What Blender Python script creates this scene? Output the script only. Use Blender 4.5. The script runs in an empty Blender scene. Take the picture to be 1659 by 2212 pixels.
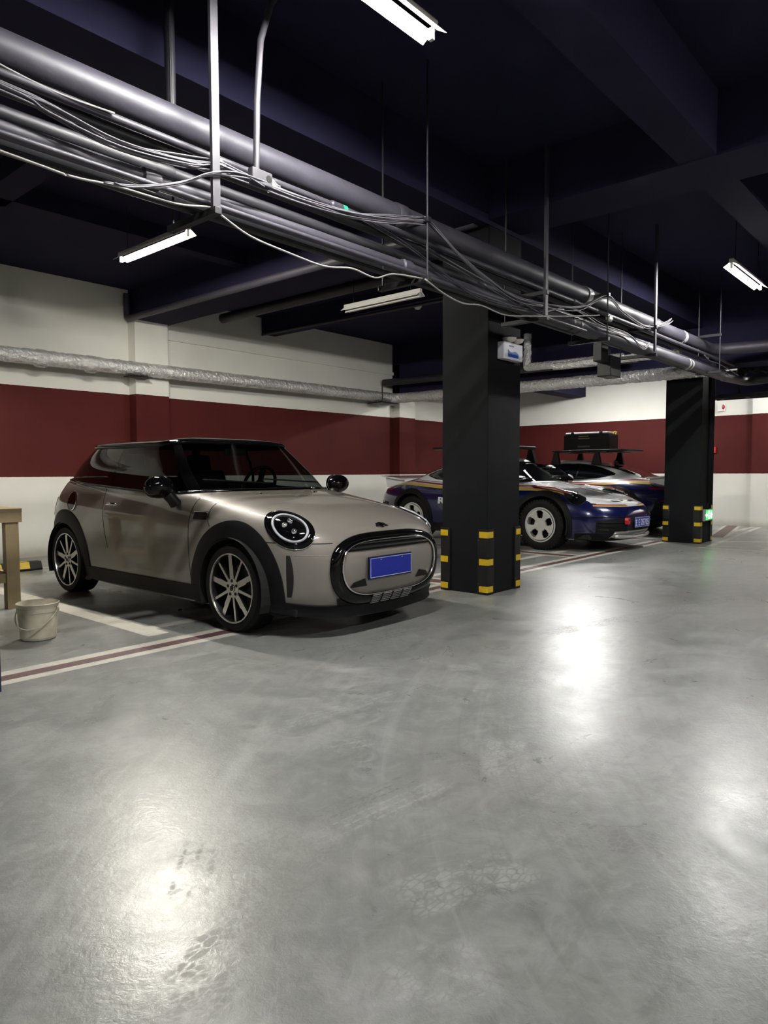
import bpy, bmesh, math, random
import numpy as np
from mathutils import Vector, Matrix
from mathutils.bvhtree import BVHTree

random.seed(7)
scene = bpy.context.scene
COL = scene.collection
PI = math.pi

# ------------------------------------------------------------------ camera
CAM_F, CAM_PITCH, CAM_ROLL, CAM_YAW, CAM_H = 1509.0, 0.0571, 0.0029, 0.7199, 1.125
cam_data = bpy.data.cameras.new('camera')
cam = bpy.data.objects.new('camera', cam_data)
COL.objects.link(cam)
fwd_h = Vector((math.cos(CAM_YAW), math.sin(CAM_YAW), 0))
right = Vector((math.sin(CAM_YAW), -math.cos(CAM_YAW), 0))
fwd = fwd_h * math.cos(CAM_PITCH) - Vector((0, 0, 1)) * math.sin(CAM_PITCH)
up = right.cross(fwd)
c_, s_ = math.cos(CAM_ROLL), math.sin(CAM_ROLL)
r2 = right * c_ - up * s_
u2 = right * s_ + up * c_
cam.matrix_world = Matrix(((r2.x, u2.x, -fwd.x, 0), (r2.y, u2.y, -fwd.y, 0), (r2.z, u2.z, -fwd.z, CAM_H), (0, 0, 0, 1)))
cam_data.sensor_fit = 'VERTICAL'
cam_data.sensor_height = 24.0
cam_data.lens = CAM_F / 2212.0 * 24.0
cam_data.clip_start = 0.05
scene.camera = cam

# ------------------------------------------------------------------ world, exposure
world = bpy.data.worlds.new('world')
scene.world = world
world.use_nodes = True
world.node_tree.nodes['Background'].inputs[0].default_value = (0.55, 0.6, 0.75, 1)
world.node_tree.nodes['Background'].inputs[1].default_value = 0.0
vs = scene.view_settings
vs.view_transform = 'Standard'
vs.look = 'None'
vs.gamma = 1.0
vs.exposure = 2.62
vs.use_curve_mapping = False
scene.cycles.use_denoising = True
scene.cycles.max_bounces = 6
scene.cycles.diffuse_bounces = 3
scene.cycles.glossy_bounces = 3
scene.cycles.use_adaptive_sampling = True
scene.cycles.adaptive_threshold = 0.035
scene.cycles.transparent_max_bounces = 16
scene.cycles.caustics_reflective = False
scene.cycles.caustics_refractive = False
scene.cycles.sample_clamp_indirect = 6.0

TUBE_E = 120.0         # radiance of a lit tube

# ------------------------------------------------------------------ materials
MATS = {}
def mat(name, col, rough=0.5, metal=0.0, coat=0.0, spec=0.5, emit=None, estr=0.0, var=None, vscale=8.0, vdetail=4.0,
        bump=0.0, bscale=40.0, rvar=0.0, flake=0.0):
    if name in MATS: return MATS[name]
    m = bpy.data.materials.new(name); m.use_nodes = True
    nt = m.node_tree; b = nt.nodes['Principled BSDF']
    b.inputs['Base Color'].default_value = (*col, 1)
    b.inputs['Roughness'].default_value = rough
    b.inputs['Metallic'].default_value = metal
    b.inputs['Coat Weight'].default_value = coat
    b.inputs['Coat Roughness'].default_value = 0.04
    b.inputs['Specular IOR Level'].default_value = spec
    if emit:
        b.inputs['Emission Color'].default_value = (*emit, 1)
        b.inputs['Emission Strength'].default_value = estr
    tc = None
    if var or bump or rvar:
        tc = nt.nodes.new('ShaderNodeTexCoord')
    if var or rvar:
        n = nt.nodes.new('ShaderNodeTexNoise'); n.inputs['Scale'].default_value = vscale; n.inputs['Detail'].default_value = vdetail
        nt.links.new(tc.outputs['Object'], n.inputs['Vector'])
        if var:
            r = nt.nodes.new('ShaderNodeValToRGB')
            r.color_ramp.elements[0].position = 0.35; r.color_ramp.elements[1].position = 0.68
            r.color_ramp.elements[0].color = (*col, 1); r.color_ramp.elements[1].color = (*var, 1)
            nt.links.new(n.outputs['Fac'], r.inputs['Fac']); nt.links.new(r.outputs['Color'], b.inputs['Base Color'])
        if rvar:
            mr = nt.nodes.new('ShaderNodeMapRange'); mr.inputs['To Min'].default_value = rough - rvar; mr.inputs['To Max'].default_value = rough + rvar
            nt.links.new(n.outputs['Fac'], mr.inputs['Value']); nt.links.new(mr.outputs['Result'], b.inputs['Roughness'])
    if bump:
        n2 = nt.nodes.new('ShaderNodeTexNoise'); n2.inputs['Scale'].default_value = bscale; n2.inputs['Detail'].default_value = 3
        nt.links.new(tc.outputs['Object'], n2.inputs['Vector'])
        bp = nt.nodes.new('ShaderNodeBump'); bp.inputs['Strength'].default_value = bump; bp.inputs['Distance'].default_value = 0.02
        nt.links.new(n2.outputs['Fac'], bp.inputs['Height']); nt.links.new(bp.outputs['Normal'], b.inputs['Normal'])
    MATS[name] = m
    return m

def glass(name, tint, ior=1.42, rough=0.0):
    if name in MATS: return MATS[name]
    m = bpy.data.materials.new(name); m.use_nodes = True
    nt = m.node_tree; nt.nodes.clear()
    out = nt.nodes.new('ShaderNodeOutputMaterial'); mix = nt.nodes.new('ShaderNodeMixShader')
    t = nt.nodes.new('ShaderNodeBsdfTransparent'); g = nt.nodes.new('ShaderNodeBsdfGlossy'); lw = nt.nodes.new('ShaderNodeLayerWeight'); lw.inputs[0].default_value = 0.5; N = NT(nt)
    t.inputs[0].default_value = (*tint, 1); g.inputs['Roughness'].default_value = rough; g.inputs[0].default_value = (1, 1, 1, 1)
    r0 = ((ior - 1) / (ior + 1)) ** 2
    fr = N.m('ADD', N.m('MULTIPLY', N.m('POWER', lw.outputs['Facing'], 5.0), 1 - r0), r0 * 1.6, True)
    nt.links.new(fr, mix.inputs[0]); nt.links.new(t.outputs[0], mix.inputs[1]); nt.links.new(g.outputs[0], mix.inputs[2])
    nt.links.new(mix.outputs[0], out.inputs[0])
    MATS[name] = m
    return m

class NT:
    """small helper to wire maths nodes"""
    def __init__(s, nt): s.nt = nt
    def m(s, op, a, b=None, clamp=False):
        n = s.nt.nodes.new('ShaderNodeMath'); n.operation = op; n.use_clamp = clamp
        for i, v in enumerate((a, b)):
            if v is None: continue
            if isinstance(v, (int, float)): n.inputs[i].default_value = v
            else: s.nt.links.new(v, n.inputs[i])
        return n.outputs[0]
    def mr(s, v, a, b, c=0.0, d=1.0):
        n = s.nt.nodes.new('ShaderNodeMapRange'); n.interpolation_type = 'SMOOTHSTEP'
        s.nt.links.new(v, n.inputs['Value'])
        for k, x in zip(('From Min', 'From Max', 'To Min', 'To Max'), (a, b, c, d)): n.inputs[k].default_value = x
        return n.outputs[0]
    def noise(s, vec, scale, detail=4, rough=0.55, dist=0.0):
        n = s.nt.nodes.new('ShaderNodeTexNoise'); n.inputs['Scale'].default_value = scale; n.inputs['Detail'].default_value = detail
        n.inputs['Roughness'].default_value = rough; n.inputs['Distortion'].default_value = dist
        if vec is not None: s.nt.links.new(vec, n.inputs['Vector'])
        return n.outputs['Fac']
    def mapping(s, vec, loc=(0, 0, 0), rot=(0, 0, 0), scale=(1, 1, 1)):
        n = s.nt.nodes.new('ShaderNodeMapping')
        n.inputs['Location'].default_value = loc; n.inputs['Rotation'].default_value = rot; n.inputs['Scale'].default_value = scale
        s.nt.links.new(vec, n.inputs['Vector'])
        return n.outputs[0]
    def sep(s, vec):
        n = s.nt.nodes.new('ShaderNodeSeparateXYZ'); s.nt.links.new(vec, n.inputs[0]); return n.outputs
    def mix(s, fac, a, b):
        n = s.nt.nodes.new('ShaderNodeMix'); n.data_type = 'RGBA'
        if isinstance(fac, (int, float)): n.inputs[0].default_value = fac
        else: s.nt.links.new(fac, n.inputs[0])
        for i, v in ((6, a), (7, b)):
            if isinstance(v, tuple): n.inputs[i].default_value = (*v, 1)
            else: s.nt.links.new(v, n.inputs[i])
        return n.outputs[2]

def floor_material():
    m = bpy.data.materials.new('floor_epoxy'); m.use_nodes = True
    nt = m.node_tree; b = nt.nodes['Principled BSDF']; N = NT(nt)
    pos = nt.nodes.new('ShaderNodeNewGeometry').outputs['Position']
    big = N.noise(pos, 0.55, 5, 0.6, 0.6)
    mid = N.noise(pos, 2.6, 6, 0.65, 0.8)
    fine = N.noise(pos, 22, 6, 0.7)
    sw = N.noise(N.mapping(pos, rot=(0, 0, 0.5), scale=(1.0, 5.0, 1)), 1.6, 6, 0.7, 0.5)
    col = N.mix(N.mr(big, 0.3, 0.7), (0.185, 0.194, 0.186), (0.232, 0.233, 0.220))
    col = N.mix(N.m('MULTIPLY', N.mr(mid, 0.48, 0.62), 0.45), col, (0.27, 0.275, 0.265))
    col = N.mix(N.m('MULTIPLY', N.mr(sw, 0.52, 0.64), 0.35), col, (0.135, 0.137, 0.128))
    col = N.mix(N.m('MULTIPLY', N.mr(fine, 0.52, 0.66), 0.30), col, (0.145, 0.145, 0.135))
    cl = N.noise(pos, 7.5, 8, 0.72, 1.4)
    col = N.mix(N.m('MULTIPLY', N.mr(cl, 0.50, 0.62), 0.42), col, (0.30, 0.305, 0.295))
    col = N.mix(N.m('MULTIPLY', N.mr(cl, 0.38, 0.48, 1, 0), 0.38), col, (0.135, 0.137, 0.13))
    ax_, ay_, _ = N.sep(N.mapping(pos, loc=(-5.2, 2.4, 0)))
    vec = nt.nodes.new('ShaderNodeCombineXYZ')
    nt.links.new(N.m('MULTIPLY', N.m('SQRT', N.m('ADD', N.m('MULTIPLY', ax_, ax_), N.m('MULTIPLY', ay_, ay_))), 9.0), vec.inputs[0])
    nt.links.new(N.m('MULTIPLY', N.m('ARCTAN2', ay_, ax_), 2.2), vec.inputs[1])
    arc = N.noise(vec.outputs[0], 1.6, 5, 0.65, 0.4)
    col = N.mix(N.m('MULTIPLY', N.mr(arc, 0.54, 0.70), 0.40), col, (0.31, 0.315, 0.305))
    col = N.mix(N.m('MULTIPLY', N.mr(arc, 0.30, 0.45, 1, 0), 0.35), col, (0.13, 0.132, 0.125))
    # dusty and dark tyre prints:  (x, y, angle, half length, half width, period, tone)
    tracks = [(1.68, 1.50, -0.10, 0.42, 0.055, 0.030, 'l'), (2.35, 2.30, -0.12, 0.62, 0.06, 0.028, 'l'), (1.55, 1.06, -0.40, 0.24, 0.10, 0.034, 'l'),
              (1.10, 1.67, 0.83, 0.17, 0.075, 0.046, 'd'), (2.81, 2.78, -0.42, 0.13, 0.09, 0.040, 'l'), (3.30, 2.28, -0.8, 0.12, 0.09, 0.04, 'l'),
              (2.34, 1.42, 0.55, 0.24, 0.10, 0.06, 'l'), (2.02, 1.98, -0.38, 0.13, 0.08, 0.034, 'l'), (1.10, 1.40, 0.42, 0.45, 0.10, 0.05, 'd'),
              (1.22, 0.91, -0.75, 0.14, 0.10, 0.05, 'l'), (2.02, 0.86, -1.08, 0.20, 0.09, 0.04, 'd'), (2.95, 1.92, 0.4, 0.22, 0.07, 0.03, 'l'),
              (2.55, 3.12, -0.4, 0.09, 0.07, 0.05, 'd'), (3.30, 1.29, -0.2, 0.12, 0.06, 0.05, 'l'), (1.55, 1.62, -0.10, 0.55, 0.05, 0.026, 'd'),
              (3.6, 3.1, -0.05, 0.9, 0.07, 0.03, 'd'), (5.6, 2.0, -0.25, 1.6, 0.09, 0.04, 'd'), (6.4, 1.2, 0.1, 1.8, 0.09, 0.04, 'd')]
    light = dark = None
    worn = N.mr(N.noise(pos, 7, 5, 0.75, 0.6), 0.40, 0.54)
    vo = nt.nodes.new('ShaderNodeTexVoronoi'); vo.feature = 'DISTANCE_TO_EDGE'; vo.inputs['Scale'].default_value = 26
    nt.links.new(N.mapping(pos, rot=(0, 0, 0.4), scale=(1.0, 1.6, 1.0)), vo.inputs['Vector'])
    tread = N.mr(N.m('ADD', vo.outputs['Distance'], N.m('MULTIPLY', N.noise(pos, 60, 2), 0.12)), 0.06, 0.22)
    for (x, y, a, hl, hw, per, tone) in tracks:
        ca, sa = math.cos(-a), math.sin(-a)
        loc = (-(ca * x - sa * y), -(sa * x + ca * y), 0)
        v = N.mapping(pos, loc=loc, rot=(0, 0, -a))
        sx, sy, _ = N.sep(v)
        ay = N.m('ABSOLUTE', sy)
        band = N.m('MULTIPLY', N.mr(ay, hw * 0.75, hw, 1, 0), N.mr(N.m('ABSOLUTE', sx), hl * 0.6, hl, 1, 0))
        wv = N.m('SINE', N.m('MULTIPLY', N.m('ADD', sx, N.m('MULTIPLY', ay, 0.6)), 2 * PI / per))
        rib = N.m('SINE', N.m('MULTIPLY', sy, 2 * PI / (hw * 0.62)))
        pat = N.m('MULTIPLY', N.m('MAXIMUM', N.m('MULTIPLY', N.mr(wv, -0.3, 0.6), 0.55), N.mr(rib, 0.0, 0.9)), tread) if hw < .085 else tread
        k = N.m('MULTIPLY', N.m('MULTIPLY', band, pat), worn)
        if tone == 'l': light = k if light is None else N.m('MAXIMUM', light, k)
        else: dark = k if dark is None else N.m('MAXIMUM', dark, k)
    col = N.mix(N.m('MULTIPLY', light, 0.55), col, (0.36, 0.365, 0.352))
    col = N.mix(N.m('MULTIPLY', dark, 0.65), col, (0.13, 0.13, 0.12))
    # dirt in the parking bays beyond the line
    px, py, pz = N.sep(pos)
    bay = N.m('MULTIPLY', N.mr(py, 4.3, 5.2), N.mr(N.noise(pos, 0.9, 6, 0.65, 1.2), 0.45, 0.62))
    col = N.mix(N.m('MULTIPLY', bay, 0.65), col, (0.115, 0.115, 0.10))
    nt.links.new(col, b.inputs['Base Color'])
    ro = N.m('ADD', N.mr(mid, 0.3, 0.75, 0.27, 0.38), N.m('MULTIPLY', N.m('ADD', light, dark), 0.12))
    nt.links.new(ro, b.inputs['Roughness'])
    b.inputs['Specular IOR Level'].default_value = 0.55
    hh = N.noise(pos, 38, 4, 0.7, 0.4)
    bp = nt.nodes.new('ShaderNodeBump'); bp.inputs['Strength'].default_value = 0.10; bp.inputs['Distance'].default_value = 0.01
    nt.links.new(hh, bp.inputs['Height']); nt.links.new(bp.outputs['Normal'], b.inputs['Normal'])
    return m

def wall_material():
    m = bpy.data.materials.new('painted_wall'); m.use_nodes = True
    nt = m.node_tree; b = nt.nodes['Principled BSDF']; N = NT(nt)
    pos = nt.nodes.new('ShaderNodeNewGeometry').outputs['Position']
    x, y, z = N.sep(pos)
    n = N.noise(pos, 1.3, 5, 0.6)
    white = N.mix(N.mr(n, 0.3, 0.7), (0.78, 0.765, 0.70), (0.82, 0.81, 0.75))
    red = N.mix(N.mr(n, 0.3, 0.7), (0.072, 0.0100, 0.0090), (0.085, 0.0120, 0.0108))
    jit = N.m('MULTIPLY', N.m('SUBTRACT', N.noise(pos, 30, 2), 0.5), 0.008)
    zz = N.m('ADD', z, jit)
    band = N.m('MULTIPLY', N.m('GREATER_THAN', zz, 1.074), N.m('LESS_THAN', zz, 2.275))
    col = N.mix(band, white, red)
    dirt = N.m('MULTIPLY', N.mr(N.m('ADD', z, N.m('MULTIPLY', N.noise(pos, 6, 5, 0.7), 0.12)), 0.06, 0.22, 1, 0), 0.55)
    col = N.mix(dirt, col, (0.36, 0.33, 0.25))
    nt.links.new(col, b.inputs['Base Color'])
    b.inputs['Roughness'].default_value = 0.72; b.inputs['Specular IOR Level'].default_value = 0.2
    bp = nt.nodes.new('ShaderNodeBump'); bp.inputs['Strength'].default_value = 0.08; bp.inputs['Distance'].default_value = 0.01
    nt.links.new(N.noise(pos, 60, 3), bp.inputs['Height']); nt.links.new(bp.outputs['Normal'], b.inputs['Normal'])
    return m

def line_material(name, col, wear):
    m = bpy.data.materials.new(name); m.use_nodes = True
    nt = m.node_tree; b = nt.nodes['Principled BSDF']; N = NT(nt)
    pos = nt.nodes.new('ShaderNodeNewGeometry').outputs['Position']
    w = N.m('MULTIPLY', N.mr(N.noise(pos, 14, 6, 0.75, 0.5), 0.5, 0.72), wear)
    c = N.mix(w, col, (0.24, 0.245, 0.235))
    c = N.mix(N.m('MULTIPLY', N.mr(N.noise(pos, 1.7, 5, 0.7), 0.5, 0.7), 0.5), c, tuple(v * 0.55 for v in col))
    nt.links.new(c, b.inputs['Base Color']); b.inputs['Roughness'].default_value = 0.45
    return m

def foil_material():
    m = bpy.data.materials.new('foil_wrap'); m.use_nodes = True
    nt = m.node_tree; b = nt.nodes['Principled BSDF']; N = NT(nt)
    tc = nt.nodes.new('ShaderNodeTexCoord').outputs['Object']
    b.inputs['Base Color'].default_value = (0.85, 0.85, 0.84, 1); b.inputs['Metallic'].default_value = 0.72
    b.inputs['Roughness'].default_value = 0.24
    v = nt.nodes.new('ShaderNodeTexVoronoi'); v.inputs['Scale'].default_value = 45
    nt.links.new(tc, v.inputs['Vector'])
    h = N.m('ADD', N.m('MULTIPLY', v.outputs['Distance'], 0.8), N.noise(tc, 70, 4, 0.7))
    bp = nt.nodes.new('ShaderNodeBump'); bp.inputs['Strength'].default_value = 0.75; bp.inputs['Distance'].default_value = 0.012
    nt.links.new(h, bp.inputs['Height']); nt.links.new(bp.outputs['Normal'], b.inputs['Normal'])
    return m

M_FLOOR = floor_material(); M_WALL = wall_material(); M_FOIL = foil_material()
M_LINEW = line_material('line_white', (0.50, 0.48, 0.42), 0.7)
M_LINER = line_material('line_burgundy', (0.105, 0.048, 0.050), 0.45)
M_CEIL = mat('ceiling_navy', (0.0160, 0.0150, 0.0370), 0.8, spec=0.1, var=(0.0200, 0.0185, 0.044), vscale=1.5)
M_PILLAR = mat('pillar_charcoal', (0.0045, 0.0050, 0.0066), 0.75, spec=0.12, var=(0.0052, 0.0056, 0.0066), vscale=3, bump=0.05, bscale=80)
M_PIPE = mat('pipe_grey', (0.032, 0.030, 0.041), 0.5, var=(0.042, 0.039, 0.052), vscale=6, bump=0.06, bscale=30)
M_PIPED = mat('pipe_dark', (0.018, 0.0175, 0.022), 0.5, var=(0.025, 0.024, 0.029), vscale=6)
M_STEEL = mat('hanger_steel', (0.036, 0.034, 0.042), 0.5)
M_RODD = mat('rod_dark', (0.009, 0.009, 0.011), 0.5)
M_CABLE = mat('cable_grey', (0.115, 0.11, 0.125), 0.5)
M_CABLEW = mat('cable_white', (0.27, 0.26, 0.25), 0.5)
M_WHITE = mat('white_enamel', (0.78, 0.77, 0.73), 0.35)
M_FIX = mat('fitting_white', (0.50, 0.49, 0.46), 0.4)
M_RUBBER = mat('rubber_black', (0.006, 0.006, 0.0065), 0.55, spec=0.25, var=(0.011, 0.011, 0.0115), vscale=14)
M_YELLOW = mat('yellow_band', (0.62, 0.42, 0.012), 0.45, var=(0.52, 0.35, 0.012), vscale=30)
M_CHROME = mat('chrome', (0.80, 0.80, 0.80), 0.08, metal=1.0)
M_BLACKG = mat('gloss_black', (0.003, 0.003, 0.0035), 0.06, spec=0.3)
M_BLACKM = mat('matt_black_plastic', (0.005, 0.005, 0.0055), 0.5, spec=0.25)
M_CLAD = mat('cladding_plastic', (0.0055, 0.0055, 0.0062), 0.5, spec=0.14, var=(0.0072, 0.0072, 0.008), vscale=20)
M_VOID = mat('dark_recess', (0.003, 0.003, 0.003), 0.9)
M_TYRE = mat('tyre_rubber', (0.0060, 0.0060, 0.0064), 0.65, spec=0.2, bump=0.1, bscale=60)

# ------------------------------------------------------------------ mesh helpers
class MB:
    def __init__(s): s.v = []; s.f = []; s.m = []
    def add(s, verts, faces, mi=0):
        o = len(s.v); s.v += [tuple(p) for p in verts]
        s.f += [tuple(i + o for i in f) for f in faces]; s.m += [mi] * len(faces)
        return s
    def box(s, lo, hi, mi=0):
        (a, b, c), (d, e, f) = lo, hi
        v = [(a, b, c), (d, b, c), (d, e, c), (a, e, c), (a, b, f), (d, b, f), (d, e, f), (a, e, f)]
        return s.add(v, [(3, 2, 1, 0), (4, 5, 6, 7), (0, 1, 5, 4), (1, 2, 6, 5), (2, 3, 7, 6), (3, 0, 4, 7)], mi)
    def tube(s, path, r, n=10, closed=False, caps=True, mi=0):
        P = [Vector(p) for p in path]; k = len(P)
        rs = r if isinstance(r, (list, tuple)) else [r] * k
        T = []
        for i in range(k):
            a = P[(i - 1) % k] if (closed or i > 0) else P[i]
            b = P[(i + 1) % k] if (closed or i < k - 1) else P[i]
            t = (b - a); T.append(t.normalized() if t.length > 1e-9 else Vector((0, 0, 1)))
        ref = Vector((0, 0, 1)) if abs(T[0].z) < 0.9 else Vector((1, 0, 0))
        nrm = T[0].cross(ref).normalized(); vs_ = []
        for i in range(k):
            if i: 
                nrm = (nrm - T[i] * nrm.dot(T[i]))
                nrm = nrm.normalized() if nrm.length > 1e-6 else T[i].orthogonal().normalized()
            bi = T[i].cross(nrm)
            for j in range(n):
                a = 2 * PI * j / n
                vs_.append(P[i] + (nrm * math.cos(a) + bi * math.sin(a)) * rs[i])
        fs = []
        for i in range(k if closed else k - 1):
            i2 = (i + 1) % k
            for j in range(n):
                fs.append((i * n + j, i * n + (j + 1) % n, i2 * n + (j + 1) % n, i2 * n + j))
        if caps and not closed:
            fs.append(tuple(range(n))[::-1]); fs.append(tuple((k - 1) * n + j for j in range(n)))
        return s.add(vs_, fs, mi)
    def lathe(s, prof, axis='z', c=(0, 0, 0), n=32, mi=0, closed=False):
        vs_ = []; fs = []; k = len(prof)
        for j in range(n):
            a = 2 * PI * j / n; ca, sa = math.cos(a), math.sin(a)
            for (r, t) in prof:
                p = {'z': (r * ca, r * sa, t), 'x': (t, r * ca, r * sa), 'y': (r * sa, t, r * ca)}[axis]
                vs_.append((p[0] + c[0], p[1] + c[1], p[2] + c[2]))
        for j in range(n):
            j2 = (j + 1) % n
            for i in range(k if closed else k - 1):
                i2 = (i + 1) % k
                fs.append((j * k + i, j2 * k + i, j2 * k + i2, j * k + i2))
        return s.add(vs_, fs, mi)
    def prism(s, poly, axis, a, b, mi=0, mside=None):
        def P(p, t): return {'x': (t, p[0], p[1]), 'y': (p[0], t, p[1]), 'z': (p[0], p[1], t)}[axis]
        n = len(poly); v = [P(p, a) for p in poly] + [P(p, b) for p in poly]
        s.add(v, [tuple(range(n))[::-1], tuple(range(n, 2 * n))], mi)
        o = len(s.v) - 2 * n
        for i in range(n):
            s.f.append((o + i, o + (i + 1) % n, o + n + (i + 1) % n, o + n + i)); s.m.append(mi if mside is None else mside)
        return s
    def ellipsoid(s, c, r, nu=20, nv=12, mi=0):
        v = []; f = []
        for i in range(nv + 1):
            t = PI * i / nv
            for j in range(nu):
                a = 2 * PI * j / nu
                v.append((c[0] + r[0] * math.sin(t) * math.cos(a), c[1] + r[1] * math.sin(t) * math.sin(a), c[2] + r[2] * math.cos(t)))
        for i in range(nv):
            for j in range(nu):
                f.append((i * nu + j, (i + 1) * nu + j, (i + 1) * nu + (j + 1) % nu, i * nu + (j + 1) % nu))
        return s.add(v, f, mi)
    def grid(s, pts, mi=0):
        h = len(pts); w = len(pts[0]); v = [p for row in pts for p in row]
        return s.add(v, [(i * w + j, i * w + j + 1, (i + 1) * w + j + 1, (i + 1) * w + j) for i in range(h - 1) for j in range(w - 1)], mi)
    def build(s, name, mats, parent=None, smooth=False, angle=40, bevel=0.0, recalc=True, weld=0.0):
        me = bpy.data.meshes.new(name)
        if not isinstance(mats, (list, tuple)): mats = [mats]
        me.from_pydata(s.v, [], s.f)
        for m_ in mats: me.materials.append(m_)
        if len(mats) > 1: me.polygons.foreach_set('material_index', s.m)
        if recalc or weld or bevel:
            bm = bmesh.new(); bm.from_mesh(me)
            if weld: bmesh.ops.remove_doubles(bm, verts=bm.verts, dist=weld)
            if bevel: 
                bmesh.ops.bevel(bm, geom=bm.edges[:] + bm.verts[:], offset=bevel, segments=2, affect='EDGES', profile=0.5, clamp_overlap=True)
            if recalc: bmesh.ops.recalc_face_normals(bm, faces=bm.faces)
            bm.to_mesh(me); bm.free()
        if smooth:
            me.shade_smooth()
            if angle: me.set_sharp_from_angle(angle=math.radians(angle))
        me.update()
        return link(name, me, parent)

def link(name, data, parent=None):
    o = bpy.data.objects.new(name, data); COL.objects.link(o)
    if parent is not None: o.parent = parent
    return o
def tag(o, label, cat=None, group=None, kind=None):
    o['label'] = label
    if cat: o['category'] = cat
    if group: o['group'] = group
    if kind: o['kind'] = kind
    return o
def thing(name, label, cat, loc=(0, 0, 0), rz=0.0, scale=1.0, group=None, kind=None):
    o = bpy.data.objects.new(name, None); COL.objects.link(o); o.empty_display_size = 0.1
    o.location = loc; o.rotation_euler = (0, 0, rz); o.scale = (scale,) * 3
    return tag(o, label, cat, group, kind)
def struct(o, label=None):
    o['kind'] = 'structure'
    if label: o['label'] = label
    return o
def copy_tree(o, parent=None):
    c = o.copy(); COL.objects.link(c); c.parent = parent
    for ch in list(o.children): copy_tree(ch, c)
    return c
def smooth_path(pts, sub=6):
    """Catmull-Rom through the points"""
    P = [Vector(p) for p in pts]; out = []
    for i in range(len(P) - 1):
        p0 = P[max(i - 1, 0)]; p1 = P[i]; p2 = P[i + 1]; p3 = P[min(i + 2, len(P) - 1)]
        for k in range(sub):
            t = k / sub
            out.append(0.5 * ((2 * p1) + (p2 - p0) * t + (2 * p0 - 5 * p1 + 4 * p2 - p3) * t * t + (3 * p1 - p0 - 3 * p2 + p3) * t ** 3))
    out.append(P[-1])
    return out
def elbow_path(pts, rad=0.12, seg=6):
    P = [Vector(p) for p in pts]; out = [P[0]]
    for i in range(1, len(P) - 1):
        a = (P[i - 1] - P[i]).normalized(); b = (P[i + 1] - P[i]).normalized()
        A = P[i] + a * rad; B = P[i] + b * rad
        for k in range(seg + 1):
            t = k / seg
            out.append((1 - t) ** 2 * A + 2 * t * (1 - t) * P[i] + t * t * B)
    out.append(P[-1])
    return out

# ------------------------------------------------------------------ the room
YW, YP, XB, ZC = 9.686, 9.492, 15.62, 3.80
X0R, Y0R = -10.0, -5.0
struct(MB().box((X0R - .2, Y0R - .2, -0.2), (XB + .2, YW + .2, 0.0)).build('floor', M_FLOOR), 'grey glossy epoxy floor with tyre marks')
floor = bpy.data.objects['floor']
wl = struct(MB().box((X0R, YW, 0), (XB + .2, YW + .2, ZC)).build('wall_left', M_WALL), 'white wall with a burgundy band beside the parked cars')
wb = struct(MB().box((XB, Y0R, 0), (XB + .2, YW, ZC)).build('wall_back', M_WALL), 'white and burgundy wall at the far end')
struct(MB().box((X0R, Y0R - .2, 0), (XB, Y0R, ZC)).build('wall_near', M_WALL))
struct(MB().box((X0R - .2, Y0R, 0), (X0R, YW, ZC)).build('wall_side', M_WALL))
for a, b in ((-0.55, 0.0), (5.345, 5.885), (11.33, 11.858)):
    MB().box((a, YP, 0), (b, YW, 3.37)).build('pilaster', M_WALL, wl)
MB().box((XB - .07, Y0R + .02, 0), (XB, 3.75, ZC)).build('pilaster', M_WALL, wb)
# the shallow ledge of plaster high on the wall between the pilasters
MB().box((5.885, YW - .035, 3.16), (11.33, YW, 3.22)).build('ledge', M_WALL, wl)
ceil = struct(MB().box((X0R, Y0R, ZC), (XB, YW, ZC + .2)).build('ceiling', M_CEIL), 'dark navy painted concrete ceiling')
NBEAM = [0]
def beam(lo, hi):
    NBEAM[0] += 1
    return struct(MB().box(lo, hi).build('trim_%d' % NBEAM[0], M_CEIL), 'dark navy concrete ceiling beam')
for x in (-0.55, 5.36): beam((x, Y0R, 3.35), (x + .56, YW, ZC))
beam((11.33, Y0R, 2.72), (11.90, YW, ZC))
beam((7.84, 3.97, 3.52), (8.14, YW, ZC))
beam((2.45, 3.97, 3.62), (2.70, YW, ZC))
beam((X0R, 3.46, 3.31), (XB, 3.97, ZC - .001))
beam((X0R, 1.57, 3.36), (11.33, 1.83, ZC - .001))
beam((11.9, 7.36, 2.88), (XB, 7.8, ZC - .001))
beam((X0R, 6.9, 3.62), (5.36, 7.1, ZC - .002))

# ------------------------------------------------------------------ floor markings
def stripe(pts, mi, z=0.0006):
    return MB().add([(x, y, z) for x, y in pts] , [tuple(range(len(pts)))]).build('parking_line', mi, floor, recalc=False)
def rect_line(x0, x1, y0, y1, mi, z=0.0006): return stripe([(x0, y0), (x1, y0), (x1, y1), (x0, y1)], mi, z)
rect_line(-6, 11.3, 3.93, 4.01, M_LINEW); rect_line(-6, 11.3, 4.01, 4.11, M_LINER); rect_line(-6, 11.3, 4.11, 4.20, M_LINEW)
def bar_line(a, b, w, mi, z=0.0006):
    A = Vector(a); B = Vector(b); d = (B - A).normalized(); n = Vector((-d.y, d.x)) * w / 2
    return stripe([tuple(A - n), tuple(B - n), tuple(B + n), tuple(A + n)], mi, z)
rect_line(2.66, 9.4, 4.53, 4.64, M_LINEW)
rect_line(2.50, 2.66, 4.35, 8.6, M_LINEW)
rect_line(2.66, 4.9, 8.45, 8.52, M_LINEW)
def divider(x, y0, y1):
    rect_line(x - .16, x - .09, y0, y1, M_LINEW, 0.0009); rect_line(x - .09, x + .09, y0, y1, M_LINER, 0.0009); rect_line(x + .09, x + .16, y0, y1, M_LINEW, 0.0009)
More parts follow.
